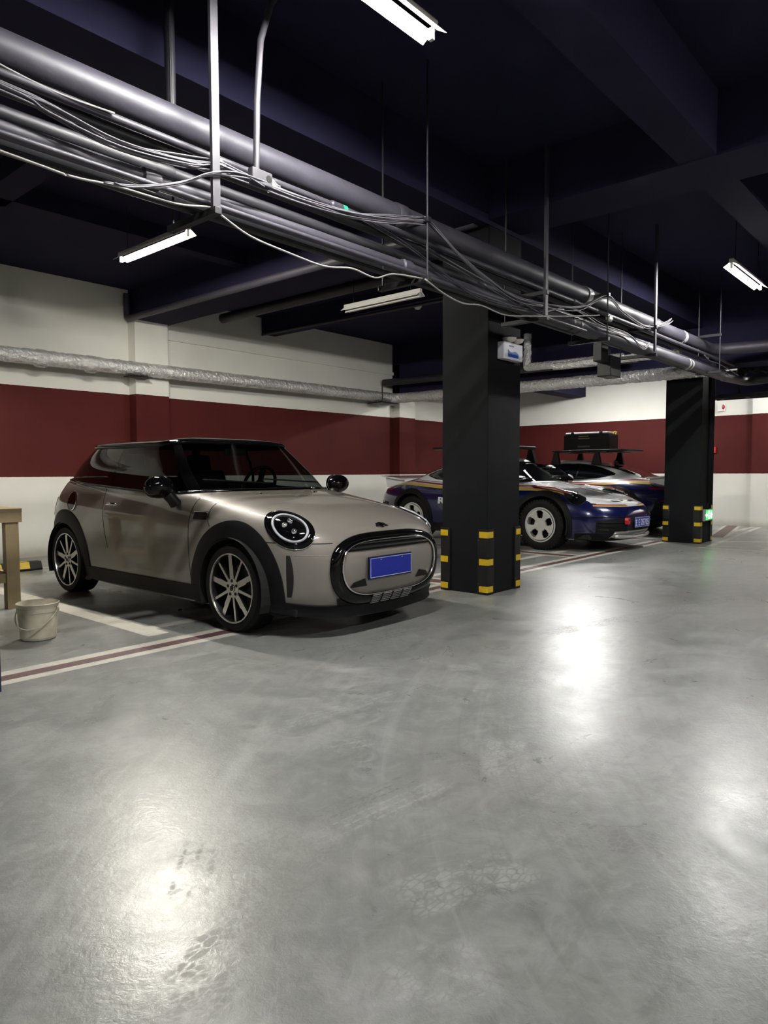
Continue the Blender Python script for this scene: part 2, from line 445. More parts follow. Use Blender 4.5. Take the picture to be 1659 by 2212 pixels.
divider(5.75, 4.20, 9.4); divider(8.62, 4.20, 9.4); divider(11.55, 4.20, 9.4)
bar_line((10.8, 3.28), (10.72, 0.9), 0.09, M_LINEW); rect_line(11.9, 15.5, 3.62, 3.70, M_LINEW)
for k in range(6):
    bar_line((11.0 + k * 0.95, 3.25), (12.6 + k * 0.95, 0.9), 0.08, M_LINEW)
for k in range(4):
    bar_line((11.0, 3.2 - k * 0.75), (15.5, 3.55 - k * 0.75), 0.08, M_LINEW, 0.0009)
bar_line((12.6, 3.55), (15.5, 4.06), 0.2, M_LINER, 0.0012); bar_line((12.6, 3.68), (15.5, 4.19), 0.06, M_LINEW, 0.0012); bar_line((12.6, 3.42), (15.5, 3.93), 0.06, M_LINEW, 0.0012)

# ------------------------------------------------------------------ pillars with corner guards
def pillar(x0, y0, x1, y1, label, where):
    p = thing('pillar', label, 'pillar', ((x0 + x1) / 2, (y0 + y1) / 2, 0), group='square charcoal pillars')
    hx, hy = (x1 - x0) / 2 - .014, (y1 - y0) / 2 - .014
    MB().box((-hx, -hy, 0), (hx, hy, 3.31)).build('shaft', M_PILLAR, p, bevel=0.006)
    cx, cy = (x0 + x1) / 2, (y0 + y1) / 2
    for (sx, sy, nm) in ((-1, -1, 'corner facing the aisle'), (-1, 1, 'corner on the car side'), (1, -1, 'far corner by the aisle')):
        g = thing('corner_guard', 'black and yellow guard on the %s of the %s pillar' % (nm, where), 'corner guard',
                  (cx + sx * hx, cy + sy * hy, 0), group='pillar corner guards')
        L, T = 0.095, 0.014
        def shell(t0, t1, ln, r):
            # L profile around the corner, outside at +t; local frame: legs run inward
            out = [(-ln, t1)] + [(t1 * math.sin(a) * 1.0 - 0 * r, t1 * math.cos(a)) for a in np.linspace(0, PI / 2, 5)] + [(t1, -ln)]
            inn = [(t0, -ln)] + [(t0, t0)] + [(-ln, t0)]
            return [(sx * p_[0], sy * p_[1]) for p_ in out + inn]
        MB().prism(shell(0.0005, T, L, 0), 'z', 0.0, 0.60).build('guard_body', M_RUBBER, g, smooth=True, angle=50)
        for z in (0.022, 0.272, 0.522):
            MB().prism(shell(T * .6, T + .0015, L * .82, 0), 'z', z, z + .056).build('yellow_band', M_YELLOW, g, smooth=True, angle=50)
        for z in (0.10, 0.30, 0.50):
            for (ax, ay) in ((-L * .9, T), (T, -L * .9)):
                MB().ellipsoid((sx * ax, sy * ay, z), (0.004, 0.004, 0.004), 8, 4).build('rivet', M_CHROME, g)
    return p
pillar(5.357, 3.449, 5.946, 3.984, 'square charcoal pillar between the grey hatchback and the striped cars', 'nearer')
pillar(11.317, 3.425, 11.942, 4.003, 'square charcoal pillar farther away with the green exit sign', 'farther')

# ------------------------------------------------------------------ tube light fittings
M_TUBE = mat('tube_lit', (1, 1, 1), 0.4, emit=(1.0, 0.99, 0.96), estr=TUBE_E)
M_TUBEW = mat('tube_lit_warm', (1, 1, 1), 0.4, emit=(1.0, 0.955, 0.84), estr=TUBE_E * 1.5)
M_TUBEOFF = mat('tube_off', (0.62, 0.61, 0.57), 0.3)
def lamp(c, axis, lit, label, ln=1.25, warm=False, top=ZC):
    t = thing('tube_light', label, 'light fitting', c, 0.0 if axis == 'x' else PI / 2, group='suspended tube lights')
    h = ln / 2
    MB().box((-h, -.022, .03), (h, .022, .075)).build('housing', M_FIX, t, bevel=0.004)
    b = MB().prism([(-.022, .034), (-.075, -.004), (-.075, -.008), (-.016, .03), (.016, .03), (.075, -.008), (.075, -.004), (.022, .034)], 'x', -h, h)
    b.build('reflector', M_WHITE, t)
    MB().tube([(-h + .03, 0, -.006), (h - .03, 0, -.006)], 0.0165, 10).build('tube', (M_TUBEW if warm else M_TUBE) if lit else M_TUBEOFF, t, smooth=True)
    for sx in (-1, 1):
        MB().box((sx * (h - .028) - .012, -.014, -.026), (sx * (h - .028) + .012, .014, .034)).build('socket', M_FIX, t, bevel=0.003)
        MB().tube([(sx * h * .75, 0, .075), (sx * h * .75, 0, top - c[2])], 0.004, 6).build('suspension_rod', M_RODD, t)
    return t
lamp((2.28, 2.2, 3.3), 'x', True, 'lit tube light over the aisle at the top edge of the picture')
lamp((3.71, 6.22, 3.3), 'y', True, 'lit tube light hanging above the grey hatchback', warm=True)
lamp((8.72, 2.2, 3.3), 'x', True, 'lit tube light over the aisle near the right edge')
lamp((6.55, 5.78, 3.2), 'y', False, 'unlit tube light hanging left of the nearer pillar')
lamp((12.95, 6.15, 3.02), 'y', True, 'lit tube light above the far striped car')
lamp((15.0, 2.2, 3.3), 'x', True, 'lit tube light over the far end of the aisle')
lamp((4.6, -2.2, 3.3), 'x', True, 'assumed unseen tube light across the aisle, lighting the hatchback front')  # assumed lamp out of view, kept because it lights the hatchback's nose
lamp((-4.1, 2.2, 3.3), 'x', True, 'lit tube light behind the viewer')

# ------------------------------------------------------------------ overhead pipes
def pipe(label, pts, r, m, rad=None, seg=6, n=16, joints=(), jr=1.12, jl=.05, name='pipe', group='overhead pipes', jmat=None):
    path = elbow_path(pts, rad if rad else r * 2.2, seg) if len(pts) > 2 else pts
    o = MB().tube(path, r, n).build(name, m, smooth=True, angle=50)
    tag(o, label, 'pipe', group)
    for j in joints:
        P0 = Vector(pts[0]); P1 = Vector(pts[-1]); d = (P1 - P0).normalized(); c = P0 + (P1 - P0) * j
        MB().tube([c - d * jl, c - d * jl * .8, c + d * jl * .8, c + d * jl], [r * 1.02, r * jr, r * jr, r * 1.02], n).build('coupling', jmat or m, o, smooth=True, angle=30)
    return o
pipe('thick grey pipe, topmost of the long run under the ceiling', [(-6, 3.1, 2.835), (10.6, 3.1, 2.835), (10.9, 2.2, 2.86), (10.9, -4.9, 2.86)], 0.082, M_PIPE, rad=.22, n=24)
big = bpy.data.objects['pipe']
for x in (0.9, 3.62, 6.45, 8.3): MB().tube([(x, 3.1, 2.835), (x + .012, 3.1, 2.835), (x + .10, 3.1, 2.835), (x + .112, 3.1, 2.835)], [.083, .089, .089, .083], 24).build('coupling', M_PIPE, big, smooth=True, angle=30)
MB().tube([(6.46, 3.1, 2.835), (6.56, 3.1, 2.835)], .0905, 24).build('foil_tape', M_FOIL, big, smooth=True)
MB().tube([(9.25, 3.1, 2.835), (9.33, 3.1, 2.835)], .0865, 24).build('foil_tape', M_FOIL, big, smooth=True)
pipe('thin conduit with cables tied along it', [(-6, 3.0, 2.698), (11.3, 3.0, 2.69)], 0.020, M_PIPE, joints=(.52, .70), jr=1.35)
pipe('dark slim pipe behind the conduit', [(-6, 3.2, 2.737), (11.0, 3.2, 2.737)], 0.026, M_PIPED)
pipe('dark medium pipe in the middle of the run', [(-6, 3.1, 2.585), (11.2, 3.1, 2.585)], 0.036, M_PIPED, joints=(.46, .62))
p3 = pipe('pale grey pipe resting on the lowest brackets', [(-6, 2.99, 2.475), (11.2, 2.99, 2.475)], 0.036, M_PIPE, joints=(.452, .56), jr=1.3)
pipe('slim lowest pipe on the aisle side of the run', [(-6, 2.93, 2.432), (6.2, 2.93, 2.432)], 0.014, M_PIPE)
pipe('second slim pipe beneath the run', [(-6, 3.06, 2.425), (6.2, 3.06, 2.425)], 0.018, M_PIPED)
ins = MB().tube([(5.45, 2.99, 2.475), (5.5, 2.99, 2.475), (10.6, 2.99, 2.475), (10.7, 2.99, 2.475)], [.04, .068, .068, .04], 20).build('insulation', M_PIPE, p3, smooth=True, angle=40)
for x in (5.95, 6.1, 9.15, 9.25): MB().tube([(x, 2.99, 2.475), (x + .035, 2.99, 2.475)], .071, 20).build('insulation_tape', M_RUBBER if x < 8 else M_FOIL, p3, smooth=True)
pipe('wide dark pipe against the beam', [(-6, 3.36, 2.60), (11.0, 3.36, 2.60)], 0.05, M_PIPED)
pipe('dark pipe turning down beside the nearer pillar', [(6.82, 9.4, 3.58), (6.82, 4.24, 3.58), (6.82, 4.24, 2.9), (6.82, 3.5, 2.78)], 0.075, M_PIPED, rad=.17)
pipe('grey drain pipe under the beam above the hatchback', [(5.29, 9.60, 3.72), (5.29, 9.60, 3.36), (5.29, 3.55, 3.33)], 0.045, M_PIPE, rad=.08, joints=())
pipe('slim dark sprinkler pipe below the far ceiling beam', [(7.78, 9.6, 3.49), (7.78, 4.2, 3.44)], 0.022, M_PIPED)
for y in (8.3, 6.6, 5.2):
    pass
# foil wrapped pipes
def foil(label, pts, r, rad, jitter=.02, step=.032, n=20):
    path = elbow_path(pts, rad, 6); out = []; 
    for a, b in zip(path[:-1], path[1:]):
        k = max(1, int((b - a).length / step))
        out += [a + (b - a) * (i / k) for i in range(k)]
    out.append(path[-1]); rng = random.Random(len(label)); rs = []; w = 0
    for i in range(len(out)):
        w = .85 * w + rng.uniform(-1, 1) * jitter * .4
        rs.append(r * (1 + w + rng.uniform(-.5, .5) * jitter))
    fb = MB().tube(out, rs, n)
    for q in range(len(fb.v)):
        p = fb.v[q]; fb.v[q] = (p[0] + rng.uniform(-1, 1) * .0062, p[1] + rng.uniform(-1, 1) * .0062, p[2] + rng.uniform(-1, 1) * .0062)
    o = fb.build('foil_pipe', M_FOIL, smooth=False)
    return tag(o, label, 'pipe', 'foil wrapped pipes'), out
fp, fpath = foil('silver foil wrapped pipe running along the white wall', [(1.5, 9.38, 2.61), (11.1, 9.38, 2.64), (11.1, 3.2, 2.63)], 0.098, .22)
rng = random.Random(4)
for x in (3.95, 4.62, 10.95):
    MB().tube([(x - .09, 9.38, 2.61), (x - .05, 9.38, 2.61), (x + .05, 9.38, 2.61), (x + .09, 9.38, 2.61)], [.09, .118, .118, .09], 16).build('flange_lump', M_FOIL, fp, smooth=True)
MB().box((5.15, 9.3, 2.495), (5.5, 9.48, 2.508)).build('torn_flap', M_RUBBER, fp)
MB().box((10.45, 9.2, 2.50), (10.95, 9.6, 2.52)).build('support_bracket', M_RODD, fp)
MB().tube([(10.45, 9.2, 2.51), (10.45, 9.2, 2.86)], .012, 8).build('support_rod', M_RODD, fp)
fs, _ = foil('short silver foil duct rising beside the nearer pillar', [(10.85, 6.2, 3.5), (10.85, 6.2, 2.93), (10.85, 4.5, 2.92)], 0.068, .02)
foil('silver foil wrapped pipe lying on the run near the far pillar', [(7.6, 3.28, 2.86), (9.9, 3.28, 2.86), (10.7, 3.2, 2.80)], 0.07, .2)
foil('silver foil sleeve on the crossing pipe by the far pillar', [(9.9, 5.2, 2.74), (9.9, 3.3, 2.74)], 0.055, .1)
pipe('dark pipe above the crossing foil pipe', [(10.98, 9.62, 2.97), (10.98, 4.3, 2.90)], 0.07, M_PIPED)
pipe('dark crossing pipe reaching the right edge, upper one', [(11.6, 3.2, 2.86), (12.4, 3.1, 3.05), (12.4, -4.9, 3.1)], 0.085, M_PIPED, rad=.3)
pipe('dark crossing pipe reaching the right edge, lower one', [(11.0, 3.05, 2.5), (12.3, 3.05, 2.55), (12.4, 2.6, 2.6), (12.4, -4.9, 2.66)], 0.07, M_PIPED, rad=.2)
el = MB().tube(smooth_path([(11.9, 3.05, 2.66), (12.15, 3.0, 2.74), (12.4, 2.8, 2.76), (12.5, 2.6, 2.70)]), [.06 + .03 * math.sin(i * .9) ** 2 for i in range(19)], 14).build('elbow_wrap', M_RUBBER, smooth=True)
tag(el, 'black bagged elbow wrap above the far pillar', 'pipe wrap')
tray = thing('cable_tray', 'dark cable tray crossing at the right edge beyond the far pillar', 'cable tray', (13.0, 0, 2.36))
for s_x in (-.16, .16): MB().box((s_x - .012, -4.5, 0), (s_x + .012, 3.75, .07)).build('side_rail', M_PIPED, tray)
for k in range(18): MB().box((-.16, 3.6 - k * .4, .005), (.16, 3.64 - k * .4, .02)).build('rung', M_PIPED, tray)
for k in range(3): MB().tube([(-.08 + k * .08, -4.4, .05), (-.08 + k * .08, 3.6, .05)], .022, 8).build('tray_cable', M_CABLE, tray, smooth=True)
for y in (3.3, 1.6): MB().box((-.15, y, .07), (-.13, y + .03, ZC - 2.36)).build('tray_hanger', M_RODD, tray)
du = thing('air_duct', 'black air duct hung below the ceiling beyond the farther pillar', 'duct', (14.1, 0, 2.5))
MB().box((-.5, -4.9, 0), (.5, 4.28, .42)).build('duct_body', M_CEIL, du, bevel=.01)
for y in (3.9, 2.6, 1.3): MB().tube([(-.45, y, .42), (-.45, y, 1.29)], .008, 6).build('duct_rod', M_RODD, du)
bx = thing('junction_box', 'small dark box hung under the run between the pillars', 'junction box', (7.35, 3.2, 2.14))
MB().box((-.13, -.08, 0), (.13, .08, .22)).build('case', M_RODD, bx, bevel=.01)
MB().box((-.30, -.05, .14), (-.13, .05, .40)).build('side_case', M_RODD, bx, bevel=.01)
MB().tube([(0, 0, .22), (0, 0, .30)], .01, 8).build('stem', M_RODD, bx)

# hangers: vertical struts or threaded rods with cross bars
def hanger(x, y, ztop, zb, kind, label, bars=((2.42, .42), (2.80, .30)), far=True):
    t = thing('pipe_hanger', label, 'pipe hanger', (x, y, zb), group='pipe hangers')
    if kind == 'strut':
        MB().add([], []).prism([(-.021, -.008), (.021, -.008), (.021, .012), (.016, .012), (.016, -.003), (-.016, -.003), (-.016, .012), (-.021, .012)], 'z', 0, ztop - zb).build('strut', M_STEEL, t)
    else:
        MB().tube([(0, 0, 0), (0, 0, ztop - zb)], .0065, 8).build('threaded_rod', M_RODD, t, smooth=True)
    for (z, ln) in bars:
        MB().box((-.02, -.02, z - zb - .035), (.02, ln, z - zb)).build('cross_bar', M_RODD, t, bevel=.003)
        if far: MB().tube([(0, ln - .03, z - zb - .04), (0, ln - .03, ztop - zb)], .0065, 8).build('far_rod', M_RODD, t, smooth=True)
        far = False
    return t
hanger(2.058, 2.875, ZC, 2.385, 'strut', 'flat pale steel hanger strut in front of the pipe run', bars=((2.40, .40),))
hanger(3.726, 2.88, ZC, 2.37, 'rod', 'threaded rod hanger just left of the nearer pillar')
hanger(5.33, 2.875, ZC, 2.42, 'strut', 'steel hanger strut just right of the nearer pillar', bars=((2.42, .42), (2.63, .4)))
hanger(6.56, 2.88, ZC, 2.40, 'rod', 'threaded rod hanger midway between the pillars', bars=((2.42, .4), (2.84, .45)))
hanger(7.80, 2.875, ZC, 2.44, 'strut', 'dark hanger strut just left of the farther pillar', bars=((2.42, .42), (2.72, .3)))
hanger(9.9, 2.80, ZC, 2.45, 'rod', 'leaning threaded rod with a long bar near the farther pillar', bars=((2.45, .3), (2.93, .55)))
cb = MB().tube([(2.62, 2.86, 3.78), (2.52, 2.86, 3.70), (2.40, 2.86, 3.50), (2.34, 2.87, 3.30), (2.32, 2.88, 3.0), (2.31, 2.88, 2.66)], .017, 10).build('conduit_drop', M_STEEL, smooth=True, angle=60)
tag(cb, 'bent grey conduit dropping beside the flat strut', 'conduit')
MB().box((2.27, 2.86, 2.585), (2.40, 2.90, 2.66)).build('outlet_box', M_STEEL, cb, bevel=.006)
MB().tube([(2.375, 2.859, 2.625), (2.375, 2.858, 2.625)], .018, 10).build('knockout', M_VOID, cb)
tag(MB().tube([(2.09, 3.3, 3.8), (2.09, 3.3, 2.9)], .028, 10).build('drop_pipe', M_PIPED, smooth=True), 'dark vertical pipe behind the run at the upper left', 'pipe', 'overhead pipes')

# foil crumples tied on the conduit
def crumple(c, r, label):
    rg = random.Random(int(c[0] * 100)); b = MB(); b.ellipsoid(c, r, 14, 9)
    b.v = [(c[0] + (p[0] - c[0]) * rg.uniform(.7, 1.25), c[1] + (p[1] - c[1]) * rg.uniform(.7, 1.25), c[2] + (p[2] - c[2]) * rg.uniform(.7, 1.25)) for p in b.v]
    tag(b.build('foil_scrap', M_FOIL), label, 'foil scrap', 'scraps of foil tape')
crumple((2.13, 2.95, 2.63), (.05, .03, .04), 'crumpled foil scrap right behind the flat strut')
crumple((2.44, 2.93, 2.63), (.07, .03, .03), 'crumpled foil scrap beside the conduit box')
crumple((6.72, 2.93, 2.63), (.06, .03, .03), 'small foil scrap under the thick pipe between the pillars')
tag(MB().tube([(3.05, 3.0, 2.698), (3.08, 3.0, 2.698)], .023, 10).build('green_tape', mat('green_tape', (.01, .35, .18), .5), smooth=True), 'small green tape mark on the thin conduit', 'tape')

# cables
def cable(pts, r, m, label, group):
    tag(MB().tube(smooth_path(pts, 5), r, 6).build('cable', m, smooth=True, angle=0), label, 'cable', group)
A = [(-2.0, 2.9, 2.60), (0.2, 2.9, 2.62), (1.102, 2.9, 2.60), (1.31, 2.9, 2.575), (1.565, 2.9, 2.535), (1.908, 2.9, 2.575), (2.089, 2.9, 2.608), (2.285, 2.9, 2.613), (2.596, 2.9, 2.611), (3.029, 2.9, 2.637), (3.405, 2.9, 2.702), (3.726, 2.9, 2.785)]
B = [(3.726, 2.9, 2.785), (3.80, 2.9, 2.75), (4.163, 2.9, 2.628), (4.525, 2.9, 2.539), (4.859, 2.9, 2.485), (5.319, 2.9, 2.507), (5.984, 2.9, 2.60), (6.576, 2.9, 2.80), (6.91, 2.9, 2.739), (7.458, 2.9, 2.672), (7.774, 2.9, 2.70), (8.21, 2.9, 2.81), (8.511, 2.95, 2.90)]
rg = random.Random(11)
def bundle(P, n, r, m, label, group, spread=.02):
    for k in range(n):
        a = rg.uniform(0, 2 * PI); q = rg.uniform(.2, 1) * spread
        cable([(p[0] + rg.uniform(-.03, .03), p[1] + math.cos(a) * q * .7 + rg.uniform(-.006, .006), p[2] + math.sin(a) * q + rg.uniform(-.012, .012)) for p in P], r, m, label, group)
bundle(A, 10, .0042, M_CABLE, 'pale cable sagging in the bundle left of the nearer pillar', 'cables tied along the left run')
bundle(B, 7, .0045, M_CABLE, 'grey cable looping in the bundle right of the nearer pillar', 'cables looping along the right run', .025)
bundle([(3.0, 3.02, 2.72), (3.5, 2.95, 2.62), (4.0, 2.92, 2.48), (4.4, 2.9, 2.40), (5.2, 2.92, 2.44)], 3, .004, M_PIPED, 'dark cable hanging slack before the nearer pillar', 'dark slack cables', .02)
bundle([(3.9, 3.1, 2.72), (4.3, 3.0, 2.60), (4.9, 2.95, 2.50), (5.4, 2.93, 2.44), (6.2, 2.92, 2.55)], 3, .005, M_CABLE, 'cable slanting down across the run above the nearer pillar', 'slanting cables', .02)
bundle([(1.5, 2.86, 2.35), (1.64, 2.86, 2.373), (1.824, 2.86, 2.438), (2.026, 2.85, 2.531), (2.189, 2.85, 2.59), (2.35, 2.87, 2.60)], 3, .004, M_CABLE, 'short wire crossing in front of the flat strut', 'wires tied at the flat strut', .012)
bundle([(5.3, 2.9, 2.44), (5.9, 2.92, 2.56), (6.5, 2.9, 2.50), (7.1, 2.9, 2.52), (7.5, 2.9, 2.42), (7.7, 2.9, 2.5)], 3, .0045, M_CABLE, 'wire looping low between the hangers right of the nearer pillar', 'low looping wires', .03)
cable([(-1, 2.92, 2.45), (1.102, 2.92, 2.359), (1.369, 2.92, 2.348), (1.571, 2.92, 2.367), (1.867, 2.92, 2.375), (2.046, 2.90, 2.402), (2.12, 2.92, 2.39), (2.296, 2.92, 2.333), (2.544, 2.92, 2.309), (2.819, 2.92, 2.295), (3.047, 2.92, 2.33), (3.252, 2.92, 2.318), (3.428, 2.92, 2.377), (3.70, 2.90, 2.40)], .0055, M_CABLEW, 'white wire hanging lowest along the left pipe run', 'white wires')
cable([(3.675, 2.86, 2.384), (3.889, 2.86, 2.329), (4.107, 2.86, 2.305), (4.341, 2.86, 2.33), (4.659, 2.86, 2.316), (5.08, 2.86, 2.375), (5.725, 2.86, 2.48), (6.383, 2.88, 2.60)], .0055, M_CABLEW, 'white wire drooping across the nearer pillar', 'white wires')
cable([(.2, 3.02, 2.95), (.9, 3.0, 2.77), (1.3, 2.985, 2.70), (1.6, 2.97, 2.70)], .005, M_CABLEW, 'white wire slanting to the conduit at the upper left', 'white wires')
cable([(9.6, 2.9, 2.62), (10.0, 2.95, 2.60), (10.6, 3.0, 2.63), (11.2, 2.9, 2.52)], .006, M_CABLE, 'pale wire curving to the top of the farther pillar', 'white wires')

# ------------------------------------------------------------------ car toolkit
def crow(tab, t):
    """Catmull-Rom between the rows of a table at float index t"""
    n = len(tab); i = min(int(t), n - 2); f = t - i
    p0, p1, p2, p3 = tab[max(i - 1, 0)], tab[i], tab[i + 1], tab[min(i + 2, n - 1)]
    return 0.5 * (2 * p1 + (p2 - p0) * f + (2 * p0 - 5 * p1 + 4 * p2 - p3) * f * f + (3 * p1 - p0 - 3 * p2 + p3) * f ** 3)
def resample(P, n):
    d = np.r_[0, np.cumsum(np.linalg.norm(np.diff(P, axis=0), axis=1))]
    t = np.linspace(0, d[-1], n + 1)
    return np.stack([np.interp(t, d, P[:, k]) for k in range(P.shape[1])], 1)
SEG = (30, 60, 60, 26)
def half_ring(row, yc, pf=3.0, pr=3.0):
    zs, w, yf, zf, nf, yr, zr, nr, sl = row
    th = np.linspace(0, PI / 4, 90); th2 = np.linspace(PI / 4, PI / 2, 90)
    def fr(t):
        return np.stack([w * np.sin(t) ** (2 / nf), yc - (yc - yf) * np.abs(np.cos(t)) ** (2 / nf)], 1)
    def re(t):
        return np.stack([w * np.sin(t) ** (2 / nr), yc + (yr - yc) * np.abs(np.cos(t)) ** (2 / nr)], 1)
    parts = [resample(fr(th), SEG[0]), resample(fr(th2), SEG[1])[1:], resample(re(th2[::-1]), SEG[2])[1:], resample(re(th[::-1]), SEG[3])[1:]]
    P = np.concatenate(parts)
    y = P[:, 1]; z = np.zeros(len(P))
    F = y <= yc
    tf = np.clip((yc - y) / (yc - yf), 0, 1); tr = np.clip((y - yc) / (yr - yc), 0, 1)
    zb = zs + sl * (y - yc)
    z = np.where(F, zb + (zf - (zs + sl * (yf - yc))) * tf ** pf, zb + (zr - (zs + sl * (yr - yc))) * tr ** pr)
    return np.stack([P[:, 0], y, z], 1)
class Shell:
    """a mirrored car surface made of stacked plan outlines"""
    def __init__(s, rings, deform=None):
        s.R = [r.copy() for r in rings]
        if deform is not None: s.R = [deform(r) for r in s.R]
        s.nc = len(s.R[0]); s.nr = len(s.R)
    def faces(s, pred=None, sides=(1, -1)):
        """MB with quads chosen by pred(i_col, j_ring, centre)"""
        b = MB(); A = np.array(s.R); idx = {}
        for side in sides:
            for j in range(s.nr - 1):
                for i in range(s.nc - 1):
                    q = (A[j, i], A[j, i + 1], A[j + 1, i + 1], A[j + 1, i])
                    c = (q[0] + q[1] + q[2] + q[3]) / 4
                    if pred is not None and not pred(i, j, c): continue
                    ids = []
                    for (jj, ii) in ((j, i), (j, i + 1), (j + 1, i + 1), (j + 1, i)):
                        x, y, z = A[jj, ii]
                        sd = 0 if x < 1e-5 else side
                        key = (jj, ii, sd)
                        if key not in idx:
                            idx[key] = len(b.v); b.v.append((float(side * x), float(y), float(z)))
                        ids.append(idx[key])
                    b.f.append(tuple(ids if side == 1 else ids[::-1])); b.m.append(0)
        return b
class Skin:
    def __init__(s, mb):
        s.t = BVHTree.FromPolygons([Vector(v) for v in mb.v], mb.f)
    def ray(s, o, d):
        h = s.t.ray_cast(Vector(o), Vector(d).normalized())
        if h[0] is None: return None
        n = h[1]
        if n.dot(Vector(d)) > 0: n = -n
        return h[0], n
    def side(s, y, z, sg, zmin=.2):
        for k in range(12):
            h = s.ray((sg * 3, y, max(z, zmin) + k * .01), (-sg, 0, 0))
            if h: return Vector((h[0].x, y, z)), h[1]
        return Vector((sg * .8, y, z)), Vector((sg, 0, 0))
    def front(s, x, z):
        h = s.ray((x, -3, z), (0, 1, 0)) 
        return h if h else (Vector((x, 0, z)), Vector((0, -1, 0)))
    def rear(s, x, z):
        h = s.ray((x, 9, z), (0, -1, 0)) 
        return h if h else (Vector((x, 4.4, z)), Vector((0, 1, 0)))
    def top(s, x, y):
        h = s.ray((x, y, 4), (0, 0, -1)) 
        return h if h else (Vector((x, y, 1)), Vector((0, 0, 1)))
    def radial(s, a, z, cy=.8, zmin=.2):
        d = Vector((math.sin(a), -math.cos(a), 0)); h = s.ray(Vector((0, cy, max(z, zmin))) + d * 4, -d)
        if not h: return Vector((0, cy, z)) + d * .8, d
        return Vector((h[0].x, h[0].y, z)), h[1]
def patch(f, na, nb, off, name, m, parent, skirt=.02, closed=False, smooth=True, angle=50):
    """grid of points on a skin, raised by off, with a skirt so it reads as a solid piece"""
    pts = []
    for i in range(na + 1):
        row = []
        for j in range(nb + 1):
            p, n = f(i / na, j / nb)
            o_ = off(i / na, j / nb) if callable(off) else off
            row.append((p + n * o_, n))
        pts.append(row)
    b = MB(); b.grid([[tuple(p) for p, n in r] for r in pts])
    if skirt:
        loop = []
        if closed:
            loops = [[pts[i][0] for i in range(na + 1)], [pts[i][nb] for i in range(na + 1)]]
        else:
            loops = [[pts[i][0] for i in range(na + 1)] + [pts[na][j] for j in range(1, nb + 1)] + [pts[i][nb] for i in range(na - 1, -1, -1)] + [pts[0][j] for j in range(nb - 1, -1, -1)]]
        for lp in loops:
            b.grid([[tuple(p) for p, n in lp], [tuple(p - n * skirt) for p, n in lp]])
    return b.build(name, m, parent, smooth=smooth, angle=angle, weld=1e-5)
def seam(f, n, r, name, m, parent, off=0.0):
    pts = []
    for i in range(n + 1):
        p, nn = f(i / n); pts.append(p + nn * off)
    return MB().tube(pts, r, 6).build(name, m, parent, smooth=True, angle=0)
def cut_arches(mb, arches, xmin=.45):
    """open round wheel arches: drop faces inside, slide rim vertices onto the circle"""
    V = [list(v) for v in mb.v]
    def inside(v):
        for (y, z, r) in arches:
            if abs(v[0]) > xmin and (v[1] - y) ** 2 + (v[2] - z) ** 2 < r * r: return (y, z, r)
        return None
    keep = []; km = []
    for f, m_ in zip(mb.f, mb.m):
        ins = [inside(V[i]) for i in f]
        if all(ins): continue
        keep.append(f); km.append(m_)
    done = set()
    for f in keep:
        for i in f:
            if i in done: continue
            h = inside(V[i])
            if h:
                y, z, r = h; dy, dz = V[i][1] - y, V[i][2] - z; d = math.hypot(dy, dz) or 1e-6
                V[i][1] = y + dy / d * r; V[i][2] = z + dz / d * r
            done.add(i)
    mb.v = [tuple(v) for v in V]; mb.f = keep; mb.m = km
    return mb
def text_mesh(body, size, bold=0.0):
    cu = bpy.data.curves.new('t', 'FONT'); cu.body = body; cu.size = size; cu.offset = bold; cu.resolution_u = 3
    o = bpy.data.objects.new('t', cu); me = o.to_mesh()
    v = [tuple(p.co) for p in me.vertices]; f = [tuple(p.vertices) for p in me.polygons]
    o.to_mesh_clear(); bpy.data.objects.remove(o); bpy.data.curves.remove(cu)
    return v, f

# wheels: axis along x, outer face towards -x at x = 0
def tyre_mesh(R, rim, w, n=64, blocks=0):
    prof = [(rim - .012, .012), (rim, .004), (rim + (R - rim) * .35, -.004), (rim + (R - rim) * .72, .0), (R - .016, .010), (R - .004, .024)]
    g = (w - .05) / 5
    x = .026
    for k in range(5):
        prof += [(R, x + .002), (R, x + g * .82), (R - .007, x + g * .85), (R - .007, x + g * .98)]; x += g
    prof += [(R, w - .022), (R - .012, w - .010), (rim + .02, w), (rim - .012, w - .02)]
    b = MB().lathe(prof, 'x', n=n)
    if blocks:
        for k in range(blocks):
            a = 2 * PI * k / blocks
            for (x0, x1) in ((.004, .035), (w - .035, w - .004)):
                pts = []
                for (dr, da) in ((-.022, -.5), (.003, -.5), (.003, .5), (-.022, .5)):
                    aa = a + da * 2 * PI / blocks * .55; r = R + dr
                    pts.append((r * math.cos(aa), r * math.sin(aa)))
                b.prism(pts, 'x', x0, x1)
    return b
M_RIMF = mat('rim_machined', (.62, .59, .55), .25, metal=.85)
M_RIMD = mat('rim_dark', (.012, .012, .012), .3, coat=.5)
M_RIMW = mat('rim_white', (.54, .54, .52), .3, coat=.6)
PROTO = {}
def once(fn):
    def g(parent, loc, flip):
        if fn in PROTO:
            w = copy_tree(PROTO[fn], parent)
        else:
            w = PROTO[fn] = fn(parent, (0, 0, 0), False)
        w.location = loc; w.rotation_euler = (0, 0, PI if flip else 0)
        return w
    return g
